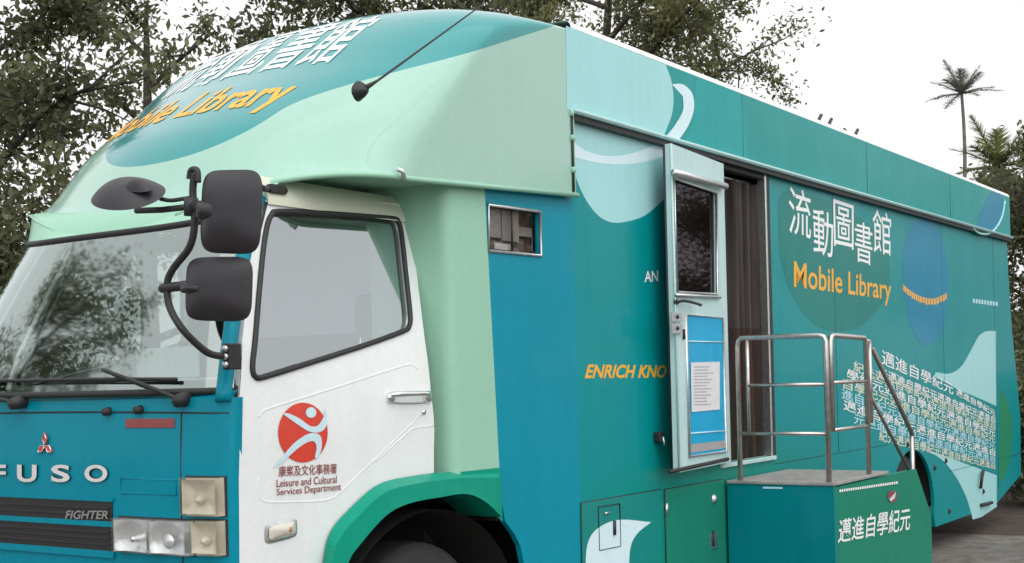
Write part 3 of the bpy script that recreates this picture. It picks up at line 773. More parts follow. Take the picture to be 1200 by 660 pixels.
up_(sm2([(1144, 271), (1150, 248), (1162, 226), (1172, 227), (1177, 240), (1172, 262), (1160, 276)], 4), .0010, 'ellipse')
ring = sm2([(1138, 266), (1148, 274), (1162, 272), (1173, 256), (1177, 236)], 5, False)
b.tube([V((q.x, UY-.004, q.z)) for q in (at(x, y, 'Y', UY) for x, y in ring)], .012, 'pale', 6)
for x_ in (4.62, 7.05, 9.4): b.tube([(x_, UY+.0012, 3.04), (x_, UY+.0012, 3.47)], .0032, 'seam', 6)
roof = b.build('roof_band', truck)
b = MB()
b.box((2.44, UY-.022, 3.015), (11.70, .01, 3.035), 'pale', .004); b.tube([(2.44, UY-.02, 3.03), (11.70, UY-.02, 3.03)], .011, 'doorpaint', 8)
b.box((2.46, UY-.004, 2.985), (11.69, .0, 3.014), 'black')
b.build('gutter_rail', truck)
for px in (960, 972, 1003):
    b = MB(); q = at(px, 150+(px-975)*.39, 'Y', .06); b.tube([(q.x, .06, 3.50), (q.x, .06, 3.56), (q.x+.05, .06, 3.60)], .014, 'plastic', 6); b.build('roof_bracket', truck)

# ---- small sliding window beside the pillar
b = MB()
cx = sum(SW, V((0, 0, 0)))/4
fr = [p+V((0, -.004, 0)) for p in SW]
b.tube(fr, .009, 'alu', 6, True); b.tube([(SW[0]+(SW[1]-SW[0])*.49)+V((0, .012, 0)), (SW[3]+(SW[2]-SW[3])*.49)+V((0, .012, 0))], .006, 'black', 6)
sw = b.build('small_window', truck)
b = MB(); b.poly([p+V((0, .02, 0)) for p in SW], 'boxglass'); b.build('pane', sw)
b = MB()
X0, X1, Z0, Z1 = SW[0].x, SW[1].x, SW[3].z, SW[0].z
b.box((X0-.02, .075, Z0-.02), (X1+.02, .085, Z1+.02), 'brownbox')
b.box((X0+.0, .035, Z0+.075), (X0+.165, .05, Z1), 'board', .003); b.box((X0+.18, .038, Z0+.065), (X0+.33, .052, Z1), 'board', .003)
b.box((X0+.34, .045, Z0+.10), (X0+.46, .06, Z0+.15), 'deck', .004); b.box((X0+.08, .038, Z0+.015), (X0+.27, .05, Z0+.06), 'brownbox', .004)
b.box((X0+.10, .032, Z0+.02), (X0+.24, .036, Z0+.05), 'paper')
b.build('window_boards', sw)

# ---- doorway: frame, interior, curtain
b = MB()
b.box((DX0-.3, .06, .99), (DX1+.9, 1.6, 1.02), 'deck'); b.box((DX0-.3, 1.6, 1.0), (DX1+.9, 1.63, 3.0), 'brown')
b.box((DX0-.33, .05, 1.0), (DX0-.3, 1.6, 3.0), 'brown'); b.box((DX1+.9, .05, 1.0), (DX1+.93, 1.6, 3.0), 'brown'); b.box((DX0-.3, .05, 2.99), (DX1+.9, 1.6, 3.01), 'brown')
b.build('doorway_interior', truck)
b = MB()
b.box((DX1-.035, -.012, DZ0), (DX1-.012, .05, DZ1), 'alu', .004); b.box((DX1-.011, -.008, DZ0), (DX1+.05, .02, DZ1), 'black', .004)
b.box((DX0-.04, -.02, DZ0-.028), (DX1+.03, .06, DZ0), 'doorpaint', .004); b.box((DX0, .0, DZ1-.03), (DX1, .06, DZ1), 'black', .003)
b.tube([(DX0+.02, .10, 2.93), (DX1-.02, .10, 2.93)], .012, 'alu', 8)
b.build('door_frame', truck)
def curtain_mat():
    m, N, L, B = newmat('two_tone_curtain'); sp = N.new('ShaderNodeSeparateXYZ'); tc = N.new('ShaderNodeTexCoord'); L.new(tc.outputs['Object'], sp.inputs[0])
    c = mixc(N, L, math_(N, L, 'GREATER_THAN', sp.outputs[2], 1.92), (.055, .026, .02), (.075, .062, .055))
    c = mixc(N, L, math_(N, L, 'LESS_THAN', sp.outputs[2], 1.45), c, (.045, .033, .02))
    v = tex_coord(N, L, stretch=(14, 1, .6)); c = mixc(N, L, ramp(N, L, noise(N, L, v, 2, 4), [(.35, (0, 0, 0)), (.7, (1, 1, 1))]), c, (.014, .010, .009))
    L.new(c, B.inputs['Base Color']); B.inputs['Roughness'].default_value = .85; return m
M['curtain'] = curtain_mat()
b = MB()
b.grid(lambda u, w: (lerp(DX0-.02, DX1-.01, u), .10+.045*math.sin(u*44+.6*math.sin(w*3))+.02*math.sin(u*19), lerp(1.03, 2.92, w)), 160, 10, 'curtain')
b.build('curtain', truck)

# ---- open entrance door, folded back towards the cab
HG = V((4.275, -.055, 0)); FE = V((3.36, -.15, 0))
du = (FE-HG).normalized(); nn = V((-du.y, du.x, 0)).normalized()
if nn.y > 0: nn = -nn
def ep(px, py, l=0.0): return atp(px, py, HG, nn)+nn*l
b = MB()
DT, DB = 2.965, 1.045
# panel with window opening
out = [V((HG.x, HG.y, DB)), V((FE.x, FE.y, DB)), V((FE.x, FE.y, DT)), V((HG.x, HG.y, DT))]
wo = [ep(*p) for p in ((789, 209), (839, 226), (840, 345), (793, 342))]
b.slab(out, -nn*.045, 'doorpaint', [wo])
fe0 = FE+du*.004
b.box((-.004, -.05, DB-.01), (.004, .004, DT+.005), 'doorpaint', .002, 1, Matrix.Translation(FE)@Matrix.Rotation(math.atan2(du.y, du.x), 4, 'Z')) if False else None
b.tube([FE+V((0, 0, DB)), FE+V((0, 0, DT))], .007, 'doorpaint', 8); b.tube([FE-nn*.045+V((0, 0, DB)), FE-nn*.045+V((0, 0, DT))], .007, 'black', 8)
b.tube([ep(785, 553, .0)+V((0, 0, -.0)), ep(853, 538, .0)], .012, 'black', 8)
ed = b.build('entrance_door', truck, 'pale aqua door folded open')
b = MB(); b.poly([p-nn*.015 for p in wo], 'darkglass')
b.tube([p+nn*.003 for p in wo], .009, 'alu', 6, True); b.poly([p-nn*.038 for p in wo], 'brown')
b.build('window', ed)
b = MB(); b.tube([ep(784, 203, .03), ep(845, 219, .03)], .022, 'alu', 12); b.build('blind_roll', ed); b = MB(); b.tube([ep(790, 346, .012), ep(842, 348.5, .012)], .010, 'alu', 8)
b.build('sill_trim', ed)
b = MB(); b.tube(smooth([ep(791, 355, .01), ep(793, 353, .045), ep(806, 356, .05), ep(813, 358, .045)], 4, False), .009, 'black', 8); b.dome(ep(792, 354), V((.03, 0, 0)), V((0, 0, .02)), nn, .012, 'black', 3, 3, 16)
b.build('handle', ed)
b = MB()
for (xa, ya, xb, yb) in ((785, 366, 797, 377), (785, 379, 797, 391)):
    b.slab([ep(xa, ya, .014), ep(xb, ya+1, .014), ep(xb, yb, .014), ep(xa, yb, .014)], -nn*.012, 'alu')
    b.dome(ep((xa+xb)/2, (ya+yb)/2, .014), V((.018, 0, 0)), V((0, 0, .014)), nn, .012, 'black', 2.2, 3, 16)
b.tube([ep(800, 386, .01), ep(800, 398, .01)], .008, 'black', 8)
b.build('lock', ed)
b = MB()
nf = [ep(*p) for p in ((803, 369), (846, 372), (850, 529), (807, 535))]
b.poly([p+nn*.004 for p in nf], 'cyan'); b.tube([p+nn*.006 for p in nf], .010, 'alu', 8, True)
b.tube([ep(805, 400, .006), ep(847, 401, .006)], .004, 'paler', 6); b.tube([ep(807, 508, .006), ep(849, 505, .006)], .004, 'paler', 6)
b.poly([ep(*p, .007) for p in ((807, 531), (850, 525), (850, 516), (807, 521))], 'board')
nb = b.build('notice_panel', ed)
b = MB()
pc_ = ((808, 425), (842, 424), (842, 480), (809, 483)); b.poly([ep(*p, .0085) for p in pc_], 'paper')
for k in range(13):
    t = (k+1)/15; xa, xb = 811.5, lerp(826, 839, random.random()); ya = lerp(426, 481, t)
    b.poly([ep(xa, ya, .0095), ep(xb, ya-.4, .0095), ep(xb, ya+.9, .0095), ep(xa, ya+1.4, .0095)], 'ink')
b.build('notice_paper', ed)
# catch on the wall
b = MB(); q = wp(768, 512); b.box(q+V((-.03, -.05, -.03)), q+V((.03, -.001, .03)), 'black', .008); b.tube([q+V((0, -.05, 0)), q+V((0, -.06, -.05))], .008, 'alu', 8)
b.build('door_catch', truck)

# ---- locker doors under the floor
def locker(pts, mat, lift=.010):
    k = MB(); P = [wp(x, y, lift) for x, y in pts]; k.slab(P, (0, lift-.001, 0), mat)
    k.tube([p+V((0, .008, 0)) for p in P], .0065, 'black', 6, True); return k
k = locker([(680, 590), (773, 574), (776, 700), (682, 720)], paint('locker_teal', (.012, .24, .22)))
k.poly([wp(x, y, .0125) for x, y in sm2([(761, 612), (744, 626), (736, 645), (735, 680), (735, 700)], 5, False)+sm2([(686, 700), (684, 655), (689, 630), (703, 616), (725, 609), (761, 612)], 5, False)[:-1]], 'paler')
lo = k.build('locker_door', truck, 'locker door with pale crescent')
k = MB(); q = [wp(x, y, .014) for x, y in ((699, 594), (724, 590), (725, 640), (700, 645))]
k.tube([p+V((0, .001, 0)) for p in q], .0035, 'plastic', 6, True); k.tube([wp(717, 610, .018), wp(717, 627, .018)], .010, 'plastic', 8); k.tube([wp(706, 602, .016), wp(711, 600, .016)], .006, 'alu', 8)
k.build('latch', lo)
k = locker([(778, 574), (846, 562), (850, 690), (781, 700)], paint('locker_green', (.015, .225, .15)))
lo = k.build('locker_door', truck, 'plain green locker door')
k = MB(); k.tube([wp(779, 590, .012), wp(779, 604, .012)], .010, 'alu', 8); k.build('hinge', lo)
k = MB(); k.dome(wp(835, 585, .012), V((.03, 0, 0)), V((0, 0, .03)), V((0, -1, 0)), .02, 'alu', 3, 4, 20); k.build('knob', lo)
k = MB(); k.slab([wp(x, y, .016) for x, y in ((830, 626), (838, 624), (839, 642), (831, 644))], (0, .01, 0), 'alu')
k.tube([wp(833, 622, .02), wp(833, 640, .02)], .008, 'plastic', 8)
k.build('latch', lo)
# small fittings at the tail
for px, py in ((1063, 521), (1095, 548), (1152, 576), (1112, 599), (1188, 570), (1108, 540)):
    b = MB(); q = wp(px, py, .0); b.dome(q, V((.03, 0, 0)), V((0, 0, .03)), V((0, -1, 0)), .02, 'black', 2.4, 3, 14); b.build('panel_catch', truck)
b = MB()
b.tube(smooth([wp(1150, 552, .02), wp(1146, 560, .04), wp(1147, 572, .02)], 4, False), .016, 'black', 8)
b.build('grab_handle', truck); b = MB(); b.tube([wp(1148, 592, .02), wp(1160, 589, .02)], .018, 'black', 8)
b.build('tail_latch', truck)

# ---- underbody, wheels
b = MB()
b.box((.3, .45, .35), (11.6, .60, .62), 'dark'); b.box((.3, 1.6, .35), (11.6, 1.75, .62), 'dark'); b.box((2.4, .10, .42), (7.4, 2.1, .92), 'dark', .02); b.box((9.0, .12, .3), (11.7, 2.1, .92), 'dark', .02)
for x in (1.24, wcx): b.tube([(x, .25, .38), (x, 1.95, .38)], .07, 'dark', 12)
b.box((1.70, .45, .6), (2.0, 1.9, 1.0), 'dark')
b.build('chassis', truck)
for cxw, r0, y0 in ((1.24, .72, .05), (wcx, .64, .03)):
    for sd in (0, 1):
        b = MB(); b.grid(lambda u, w: (cxw+r0*math.cos(math.pi*u), lerp(y0, .72, w) if sd == 0 else 2.2-lerp(y0, .72, w), .36+r0*.92*math.sin(math.pi*u)), 20, 1, 'dark'); b.build('wheel_well', truck)
def wheel(x, y0, sgn, dual):
    hub = V((x, y0, .375)); w_ = .27
    t = MB()
    for off in ([0, .31] if dual else [0]):
        tp = [(.29, off+.03), (.36, off+.0), (.45, off+.012), (.485, off+.045), (.495, off+.08)]+[(.495, off+w_/2)]+[(.495, off+w_-.08), (.485, off+w_-.045), (.45, off+w_-.012), (.36, off+w_), (.29, off+w_-.03)]
        t.lathe(tp, hub, (0, sgn, 0), 'tyre', 56)
        for k in range(40):
            a = 2*math.pi*k/40; d = V((math.cos(a), 0, math.sin(a))); s_ = V((-math.sin(a), 0, math.cos(a)))
            for g in (.09, .17):
                c = hub+d*.497+V((0, sgn*(off+g), 0)); t.add([c+s_*.026+V((0, -.03, 0)), c+s_*.026+V((0, .03, 0)), c-s_*.026+V((0, .03, 0)), c-s_*.026+V((0, -.03, 0))], [(0, 1, 2, 3)], 'tyre')
    o = bpy.data.objects.new('wheel', None); COL.objects.link(o); o.parent = truck; o.matrix_parent_inverse = Matrix.Translation(truck.location).inverted(); o.location = hub
    def sub(mb, nm):
        return mb.build(nm, o)
    sub(t, 'tyre')
    r_ = MB(); dp_ = .14 if dual else .05
    r_.lathe([(.295, .03), (.28, .02), (.27, .05), (.25, dp_), (.13, dp_+.02), (.12, dp_-.06), (.09, dp_-.09), (.001, dp_-.09)], hub, (0, sgn, 0), 'board', 40)
    for k in range(8):
        a = 2*math.pi*k/8; r_.lathe([(.015, dp_+.02), (.015, dp_-.02), (.001, dp_-.022)], hub+V((math.cos(a)*.17, 0, math.sin(a)*.17)), (0, sgn, 0), 'steel', 8)
    sub(r_, 'rim')
wheel(1.24, .10, 1, False); wheel(1.24, 2.10, -1, False); wheel(wcx, .06, 1, True); wheel(wcx, 2.14, -1, True)

# ================================================================== BOARDING PLATFORM
PX0, PX1, PY = 4.28, 5.93, -.735
plat = tag(empty('boarding_platform', (5.2, -.38, GZ)), 'green and teal boarding steps with steel handrails standing at the open library door', 'platform')
M['platteal'] = paint('platform_teal', (.001, .205, .235), dirt=.3); M['platgreen'] = paint('platform_green', (.002, .225, .14), dirt=.3)
b = MB(); dz = .905
b.slab([V((PX0, -.02, GZ+.03)), V((PX0, PY, GZ+.03)), V((PX0, PY, dz)), V((PX0, -.02, dz))], (.03, 0, 0), 'platteal')
b.slab([V((PX0+.031, PY, GZ+.03)), V((6.25, PY, GZ+.03)), V((6.25, PY, .53)), V((5.92, PY, dz-.01)), V((PX0+.031, PY, dz-.01))], (0, .03, 0), 'platgreen')
b.box((PX0+.04, -.05, GZ+.03), (5.9, -.02, dz-.02), 'platteal')
b.box((5.25, PY+.04, GZ+.05), (5.28, -.06, .62), 'platteal')
for px in ((894, 572.5, 917, 574),): b.poly([at(px[0], px[1]-2, 'X', PX0-.003), at(px[2], px[1]-1.6, 'X', PX0-.003), at(px[2], px[1]+.6, 'X', PX0-.003), at(px[0], px[1]+.2, 'X', PX0-.003)], 'letter_blue')
# words on the outer panel
PQ = lambda c, l=.004: quad(c, l, 'Y', PY)
b.text('邁進自學紀元', PQ([(981, 609), (1066, 594), (1066, 621), (981, 637)]), 'letter_white', .012, .12)
for k in range(26):
    t = k/26; x = lerp(983, 1052, t); y = lerp(574, 564, t); b.poly([V((q.x, PY-.004, q.z)) for q in (at(px, py, 'Y', PY) for px, py in ((x, y), (x+2, y-.3), (x+2, y+2.6), (x, y+3)))], 'letter_white')
em = [(1045+5.5*math.cos(a), 582+7*math.sin(a)) for a in np.linspace(0, 2*math.pi, 20)[:-1]]
b.poly([V((q.x, PY-.004, q.z)) for q in (at(x, y, 'Y', PY) for x, y in em)], 'letter_red')
b.poly([V((q.x, PY-.006, q.z)) for q in (at(x, y, 'Y', PY) for x, y in ((1041, 585), (1046, 580), (1049, 576), (1048, 583), (1043, 588)))], 'limb')
b.build('panels', plat)
b = MB(); b.box((PX0-.01, PY-.01, dz), (5.30, -.02, dz+.02), 'deck', .004); b.build('deck', plat)
for i, (xa, z) in enumerate(((5.30, .66), (5.58, .43), (5.86, .20))):
    b = MB(); b.box((xa, PY+.04, z), (xa+.30, -.06, z+.03), 'deck', .005); b.box((xa+.27, PY+.04, z-.22), (xa+.29, -.06, z), 'platteal'); b.build('step', plat)
# rails
XR = PX0+.02; YR = PY+.02
xr = lambda px, py: at(px, py, 'X', XR)
yr_ = lambda px, py: at(px, py, 'Y', YR)
zT = 1.835
yA, yB = -.105, -.70
b = MB()
arcp = lambda a, c, e: smooth([a, a.lerp(c, .6), c.lerp(e, .02)+(a-c)*.12, c.lerp(e, .12), e], 4, False)
ztop0 = xr(870, 396).z
b.tube([V((XR, yA, dz)), V((XR, yA, ztop0-.06)), V((XR, yA-.008, ztop0-.02)), V((XR, yA-.03, ztop0)), V((XR, yB+.04, zT)), V((XR, yB+.012, zT-.008)), V((XR, yB, zT-.035)), V((XR, yB, dz))], .0165, 'steel', 12)
q1, q2 = xr(872, 452), xr(966, 450.5); b.tube([V((XR, yA-.07, q1.z)), V((XR, yB, q2.z))], .012, 'steel', 10)
q1, q2 = xr(865, 508), xr(966, 508.5); b.tube([V((XR, yA, q1.z)), V((XR, yB, q2.z))], .012, 'steel', 10); b.tube([V((XR, yA-.07, q1.z)), V((XR, yA-.07, ztop0-.004))], .012, 'steel', 10)
b.build('front_railing', plat)
b = MB(); xC, xD = XR+.045, 4.985
b.tube([V((xC, YR, 1.24)), V((xC, YR, zT-.04)), V((xC+.012, YR, zT-.01)), V((xC+.04, YR, zT)), V((xD-.03, YR, zT-.01)), V((xD, YR, zT-.03)), V((xD, YR, dz))], .0165, 'steel', 12)
for z in (1.54, 1.245): b.tube([V((xC, YR, z)), V((xD, YR, z))], .012, 'steel', 10)
b.tube([V((xD+.07, YR, zT-.03)), V((xD+.07, YR, 1.26))], .014, 'steel', 10); b.tube([V((xD, YR, zT-.03)), V((xD+.07, YR, zT-.03))], .014, 'steel', 10)
b.build('outer_railing', plat)
b = MB(); M['handsteel'] = plain('worn_dark_handrail', (.22, .20, .19), .4, .8, var=.2)
e0, e1 = yr_(1022, 408), yr_(1069, 508)
b.tube([e0, e0.lerp(e1, .97), V((e1.x, YR, e1.z-.03)), V((e1.x, YR, .74))], .016, 'handsteel', 12)
e0, e1 = yr_(1022, 468), yr_(1069, 558); b.tube([e0, e1], .012, 'handsteel', 10)
b.tube([V((5.9, YR, .56)), V((5.9, YR, 1.13))], .016, 'steel', 12)
b.build('stair_handrail', plat)

# ================================================================== GROUND AND PLANTS
def ground_mat():
    m, N, L, B = newmat('weathered_concrete'); v = tex_coord(N, L)
    n1 = noise(N, L, v, .5, 8, .65); n2 = noise(N, L, v, 7, 8, .7); n3 = noise(N, L, v, 60, 3)
    c = ramp(N, L, n1, [(.3, (.10, .088, .078)), (.7, (.20, .185, .17))])
    c = mixc(N, L, ramp(N, L, n2, [(.45, (0, 0, 0)), (.62, (1, 1, 1))]), c, (.075, .055, .042))
    c = mixc(N, L, math_(N, L, 'MULTIPLY', n3, .3), c, (.26, .25, .23))
    L.new(c, B.inputs['Base Color']); B.inputs['Roughness'].default_value = .9
    bp = N.new('ShaderNodeBump'); bp.inputs['Strength'].default_value = .4; bp.inputs['Distance'].default_value = .02
    L.new(n2, bp.inputs['Height']); L.new(bp.outputs['Normal'], B.inputs['Normal']); return m
b = MB(); b.grid(lambda u, w: (lerp(-400, 500, u), lerp(-400, 500, w), GZ), 8, 8, ground_mat(), False)
tag(b.build('ground'), kind='structure')
M['kerb'] = plain('mossy_kerb_concrete', (.24, .21, .19), .9, var=.3, scale=4, bump=.3)
M['soil_shade'] = plain('leaf_litter_and_shade', (.06, .042, .032), .95, var=.45, scale=9, bump=.6)
M['pale_slab'] = plain('pale_paving', (.34, .33, .32), .9, var=.2, scale=3)
b = MB(); b.grid(lambda u, w: (lerp(10.7, 60, u)+.25*math.sin(w*40), lerp(-4, 34, w), GZ+.004+.30*min(1, u*6)*math.sin(w*1.57)+.04*min(1, u*9)*(1+math.sin(u*31+w*17))), 40, 30, 'soil_shade'); tag(b.build('soil_and_tail_shade'), kind='structure')  # litter also reaches under the tail; its dark tone paints the truck's shade

def leafmat(name, dark, light, trans=.25):
    m, N, L, B = newmat(name); v = tex_coord(N, L)
    a = N.new('ShaderNodeAttribute'); a.attribute_name = 'shade'
    c = ramp(N, L, a.outputs['Fac'], [(0, dark), (.6, tuple((x+y)/2 for x, y in zip(dark, light))), (1, light)])
    L.new(c, B.inputs['Base Color']); B.inputs['Roughness'].default_value = .55
    tr = N.new('ShaderNodeBsdfTranslucent'); L.new(c, tr.inputs['Color'])
    mx = N.new('ShaderNodeMixShader'); mx.inputs[0].default_value = trans; out = N['Material Output']
    L.new(B.outputs[0], mx.inputs[1]); L.new(tr.outputs[0], mx.inputs[2]); L.new(mx.outputs[0], out.inputs['Surface']); return m
M['leaf_dark'] = leafmat('dark_green_leaves', (.035, .044, .020), (.205, .215, .10), .45)
M['leaf_olive'] = leafmat('olive_leaves', (.045, .055, .022), (.29, .29, .125), .45)
M['leaf_fresh'] = leafmat('fresh_green_leaves', (.05, .065, .022), (.26, .27, .10), .4)
M['frond_grey'] = plain('grey_palm_fronds', (.17, .18, .15), .6, var=.3, scale=3); M['frond_fresh'] = plain('yellow_green_palm_fronds', (.19, .21, .075), .6, var=.35, scale=3)
M['bark'] = plain('grey_brown_bark', (.055, .045, .038), .9, var=.35, scale=10, bump=.6)
M['bark_pale'] = plain('pale_palm_bark', (.16, .145, .13), .9, var=.3, scale=10, bump=.4)
rng = np.random.default_rng(11)
def leaf_object(name, centers, size, mat, parent, aspect=.42, droop=.3):
    """many small bent leaf blades, each its own four-point face"""
    n = len(centers); C = np.asarray(centers)
    d = rng.normal(size=(n, 3)); d[:, 2] -= droop; d /= np.linalg.norm(d, axis=1)[:, None]
    e = rng.normal(size=(n, 3)); e -= d*np.sum(e*d, 1)[:, None]; e /= np.linalg.norm(e, axis=1)[:, None]
    L_ = size*rng.uniform(.65, 1.3, n)[:, None]; W = L_*aspect
    nrm = np.cross(d, e)
    v = np.empty((n, 4, 3)); v[:, 0] = C; v[:, 1] = C+d*L_*.5+e*W*.5+nrm*L_*.06; v[:, 2] = C+d*L_; v[:, 3] = C+d*L_*.5-e*W*.5+nrm*L_*.06
    me = bpy.data.meshes.new(name); me.vertices.add(n*4); me.vertices.foreach_set('co', v.ravel())
    me.loops.add(n*4); me.loops.foreach_set('vertex_index', np.arange(n*4)); me.polygons.add(n)
    me.polygons.foreach_set('loop_start', np.arange(n)*4); me.polygons.foreach_set('loop_total', np.full(n, 4))
    at_ = me.attributes.new('shade', 'FLOAT', 'FACE'); cell = np.floor(C*2.2).astype(np.int64); hsh = ((cell[:, 0]*73856093) ^ (cell[:, 1]*19349663) ^ (cell[:, 2]*83492791)) % 1000/1000.0
    at_.data.foreach_set('value', (.55*hsh+.45*rng.uniform(0, 1, n)).astype('f'))
    me.update(); me.validate(); me.materials.append(M[mat])
    o = bpy.data.objects.new(name, me); COL.objects.link(o); o.parent = parent; o.matrix_parent_inverse = Matrix.Translation(base_of(parent)).inverted()
    return o
def tree(kind, label, base, height, spread, lean=(0, 0), leaves=9000, size=.10, mat='leaf_dark', r0=.16, clear=.3, tips=90, sigma=.32, seed=1, group='trees behind the truck', cat='tree'):
    rd = random.Random(seed); root = tag(empty(kind, base), label, cat, group); base = V(base)
    t = MB(); ends = []
    top = base+V((lean[0], lean[1], height))
    ax = smooth([base, base.lerp(top, .35)+V((rd.uniform(-.2, .2), rd.uniform(-.2, .2), 0))*spread*.3, base.lerp(top, .7)+V((rd.uniform(-.2, .2), rd.uniform(-.2, .2), 0))*spread*.4, top], 5, False)
    t.tube(ax, [lerp(r0, r0*.15, i/(len(ax)-1)) for i in range(len(ax))], 'bark', 9)
    nl = 13
    for i in range(nl):
        f = lerp(clear, .98, (i+rd.random()*.6)/nl); s = ax[int(f*(len(ax)-1))]
        a = i*2.4+rd.uniform(-.5, .5); rr = spread*(.55+.6*math.sin(math.pi*min(1, (f-clear)/(1-clear)*.8+.2)))*rd.uniform(.6, 1.1)
        e = s+V((math.cos(a)*rr, math.sin(a)*rr, rr*rd.uniform(.15, .7)))
        mid = s.lerp(e, .5)+V((rd.uniform(-.15, .15), rd.uniform(-.15, .15), rd.uniform(0, .25)))*rr*.6
        br = smooth([s, mid, e], 5, False); t.tube(br, [lerp(r0*.38*(1.1-f*.6), .010, k/(len(br)-1)) for k in range(len(br))], 'bark', 6)
        for _ in range(max(2, tips//nl)):
            g = rd.uniform(.3, 1); p = br[int(g*(len(br)-1))]; l = rr*rd.uniform(.18, .5)
            q = p+V((rd.gauss(0, 1), rd.gauss(0, 1), rd.gauss(.25, .8))).normalized()*l
            t.tube([p, p.lerp(q, .55)+V((0, 0, rd.uniform(-.05, .1))), q], [.014, .009, .004], 'bark', 5); ends.append((p, q, l))
    t.build('trunk', root)
    E = len(ends); idx = rng.integers(0, E, leaves); tt = rng.uniform(.25, 1.1, leaves)
    wgt = rng.uniform(.5, 1.3, E)
    P_ = np.array([e[0][:] for e in ends]); Q_ = np.array([e[1][:] for e in ends])
    C = P_[idx]+(Q_[idx]-P_[idx])*tt[:, None]+rng.normal(size=(leaves, 3))*(sigma*wgt[idx]*np.array([[1], [1], [.8]]).T[0].mean())[:, None]
    leaf_object('crown', C, size, mat, root); return root
def along(px, py, dist, z=GZ):
    d = ray(px, py); d2 = V((d.x, d.y, 0)).normalized(); p = CPOS+d2*dist; return V((p.x, p.y, z))

def palm(label, px, py, dist, k_=1.0, mat='frond_grey', tr=.085):
    d = ray(px, py); t_ = dist/math.hypot(d.x, d.y); top = CPOS+d*t_; base = V((top.x-.3, top.y, GZ))
    root = tag(empty('palm_tree', base), label, 'palm tree')
    t = MB(); ax = smooth([base, base.lerp(top, .4)+V((.1, .1, 0)), base.lerp(top, .8)+V((.05, -.05, 0)), top], 8, False)
    t.tube(ax, [lerp(tr*1.5, tr*.75, i/(len(ax)-1)) for i in range(len(ax))], 'bark_pale', 10); t.build('trunk', root)
    c = MB(); rd = random.Random(4)
    for k in range(17):
        a = k*2.4; el = lerp(1.3, .0, (k/16)**.8)+rd.uniform(-.15, .15); ln = rd.uniform(1.15, 1.7)*k_
        dv_ = V((math.cos(a)*math.cos(el), math.sin(a)*math.cos(el), math.sin(el))); pts = []
        for q in range(9): f = q/8; pts.append(top+dv_*ln*f+V((0, 0, -.22*ln*f*f*max(.25, math.cos(el)))))
        c.tube(pts, [lerp(.022, .006, q/8) for q in range(9)], mat, 5)
        sd = dv_.cross(V((0, 0, 1))).normalized()
        for q in range(1, 40):
            f = q/40*7.99; i = int(f); p = pts[i].lerp(pts[i+1], f-i); fw_ = (pts[i+1]-pts[i]).normalized()
            for g in (-1, 1):
                l = .46*k_*math.sin(math.pi*min(1, .18+.75*q/40))*rd.uniform(.8, 1.15); e = p+(sd*g*.72+fw_*.62+V((0, 0, rd.uniform(-.25, .2)))).normalized()*l
                w_ = fw_*.016; c.add([p-w_, p+w_, e], [(0, 1, 2)], mat)
    c.build('crown', root); return root
def bush(label, base, size, leaves, lsz, mat, seed, cat='shrub', group=None):
    rd = random.Random(seed); root = tag(empty('shrub', base), label, cat, group); base = V(base); t = MB(); C = []
    for k in range(26):
        a = rd.uniform(0, 6.28); e = base+V((math.cos(a)*size[0]*rd.uniform(.2, 1), math.sin(a)*size[1]*rd.uniform(.2, 1), size[2]*rd.uniform(.25, 1)))
        m_ = base.lerp(e, .5)+V((0, 0, .2*size[2])); st = smooth([base+V((rd.uniform(-.15, .15), rd.uniform(-.15, .15), 0)), m_, e], 5, False)
        t.tube(st, [lerp(.03, .006, i/(len(st)-1)) for i in range(len(st))], 'bark', 5)
        n = leaves//26; w_ = rng.uniform(.25, 1.05, n); P = np.array([q[:] for q in st]); ii = np.clip(w_*(len(st)-1), 0, len(st)-1).astype(int)
        C.append(P[ii]+rng.normal(size=(n, 3))*min(size)*.16)
    t.build('stems', root); C = np.concatenate(C); C[:, 2] = np.maximum(C[:, 2], base.z+.03); leaf_object('foliage', C, lsz, mat, root); return root
tree('broadleaf_tree', 'dark small-leaved tree at the far left edge beside the windscreen', along(-10, 300, 12.5), 5.6, 1.5, (.1, .1), 21000, .092, 'leaf_dark', .13, .2, 150, .13, 3)
tree('broadleaf_tree', 'dense dark tree rising behind the rounded nose of the truck', along(455, 100, 15.5), 7.0, 2.3, (.1, .2), 30000, .105, 'leaf_dark', .17, .40, 190, .19, 5)
tree('broadleaf_tree', 'olive spreading tree above the middle of the roof, thinning into sky on its right', along(715, 50, 19), 7.7, 2.75, (.1, 0), 50000, .088, 'leaf_olive', .2, .38, 330, .13, 8)
tree('broadleaf_tree', 'open-branched tree left of the nose, with white sky between its boughs', along(175, 100, 17), 6.6, 1.8, (.5, .6), 5200, .10, 'leaf_dark', .17, .25, 110, .12, 13)
tree('broadleaf_tree', 'tall yellow-green tree at the right edge beyond the tail of the truck', along(1212, 200, 27), 5.9, 1.3, (.2, .1), 24000, .12, 'leaf_fresh', .16, .12, 200, .12, 21, 'trees beyond the tail')
tree('broadleaf_tree', 'lower dark tree behind the tail, in front of the yellow-green one', along(1250, 300, 24), 5.0, 1.7, (0, 0), 24000, .12, 'leaf_dark', .16, .08, 170, .28, 22, 'trees beyond the tail')
palm('slim tall palm with a spiky grey crown standing alone against the white sky', 1127, 110, 45, .82, 'frond_grey', .06)
palm('short yellow-green palm with feathery fronds at the right edge, behind the tail', 1170, 196, 28, .78, 'frond_fresh', .11)
bush('tall dark bush filling the gap below the trees at the left edge', along(-25, 320, 10.8), (1.2, 1.2, 3.7), 30000, .085, 'leaf_dark', 33)
bush('dark green bush low beside the tail of the truck', along(1192, 560, 19.5), (1.2, 1.2, 2.2), 16000, .10, 'leaf_dark', 31, group='bushes beyond the tail')
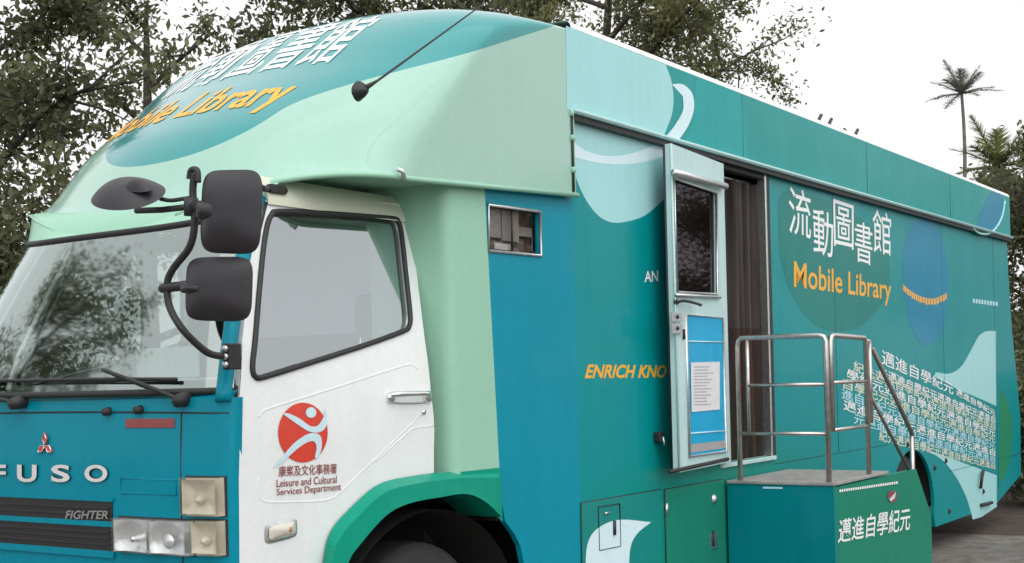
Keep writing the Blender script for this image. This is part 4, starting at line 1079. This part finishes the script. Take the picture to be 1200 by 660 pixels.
bush('dark bush partly cut off by the right edge of the picture', along(1226, 560, 17.5), (1.0, 1.0, 1.7), 12000, .10, 'leaf_dark', 32, group='bushes beyond the tail')
tree('broadleaf_tree', 'tree off to the front of the cab that is mirrored in the windscreen', (-3.6, 8.6, GZ), 7.2, 2.3, (0, 0), 16000, .13, 'leaf_dark', .17, .3, 130, .3, 41, 'trees mirrored in the glass')

def copy_thing(root, loc, rz, label, scale=1.0):
    r = root.copy(); COL.objects.link(r); r.location = loc; r.rotation_euler = (0, 0, rz); r.scale = (scale,)*3; r['label'] = label
    for ch in root.children:
        c = ch.copy(); COL.objects.link(c); c.parent = r
    return r
mirrored = [o for o in bpy.data.objects if o.get('group') == 'trees mirrored in the glass'][0]
for k, (x, y, rz, sc) in enumerate(((15.5, -15, 1, 1.0), (21.5, -13.5, 2.2, .9), (28, -15.5, 3.6, 1.12), (35.5, -13, 5, .95), (44, -15, .4, 1.1), (54, -13, 2.9, 1.05))):
    copy_thing(mirrored, (x, y, GZ), rz, 'tree across the road mirrored in the paint, %s' % ('closest to the camera', 'second closest to the camera', 'third from the camera', 'fourth from the camera', 'second farthest from the camera', 'farthest from the camera')[k], sc)

# ================================================================== LIGHT
world = bpy.data.worlds.new('World'); SC.world = world; world.use_nodes = True
WN, WL = world.node_tree.nodes, world.node_tree.links
sky = WN.new('ShaderNodeTexSky'); sky.sky_type = 'NISHITA'; sky.sun_disc = False
SUN_EL, SUN_AZ = 52, 215                        # light from behind the camera's left shoulder, through cloud
sky.sun_elevation = R(SUN_EL); sky.sun_rotation = R(SUN_AZ); sky.air_density = 1.0; sky.dust_density = 6.0; sky.ozone_density = 1.0
hs = WN.new('ShaderNodeHueSaturation'); hs.inputs['Saturation'].default_value = .12; WL.new(sky.outputs[0], hs.inputs['Color'])
mxw = WN.new('ShaderNodeMix'); mxw.data_type = 'RGBA'; mxw.inputs[0].default_value = .6; mxw.inputs[7].default_value = (11.5, 11.6, 11.7, 1)
WL.new(hs.outputs[0], mxw.inputs[6])
WL.new(mxw.outputs[2], WN['Background'].inputs['Color']); WN['Background'].inputs['Strength'].default_value = .12
sl = bpy.data.lights.new('sun', 'SUN'); sl.energy = 1.0; sl.angle = R(110); sl.color = (1, .97, .92)
so = bpy.data.objects.new('sun', sl); COL.objects.link(so)
az = R(SUN_AZ); dv = V((math.sin(az)*math.cos(R(SUN_EL)), math.cos(az)*math.cos(R(SUN_EL)), math.sin(R(SUN_EL))))
so.rotation_euler = dv.to_track_quat('Z', 'Y').to_euler()
SC.view_settings.view_transform = 'Standard'; SC.view_settings.look = 'None'; SC.view_settings.exposure = 0.18; SC.view_settings.gamma = 1
SC.render.engine = 'CYCLES'
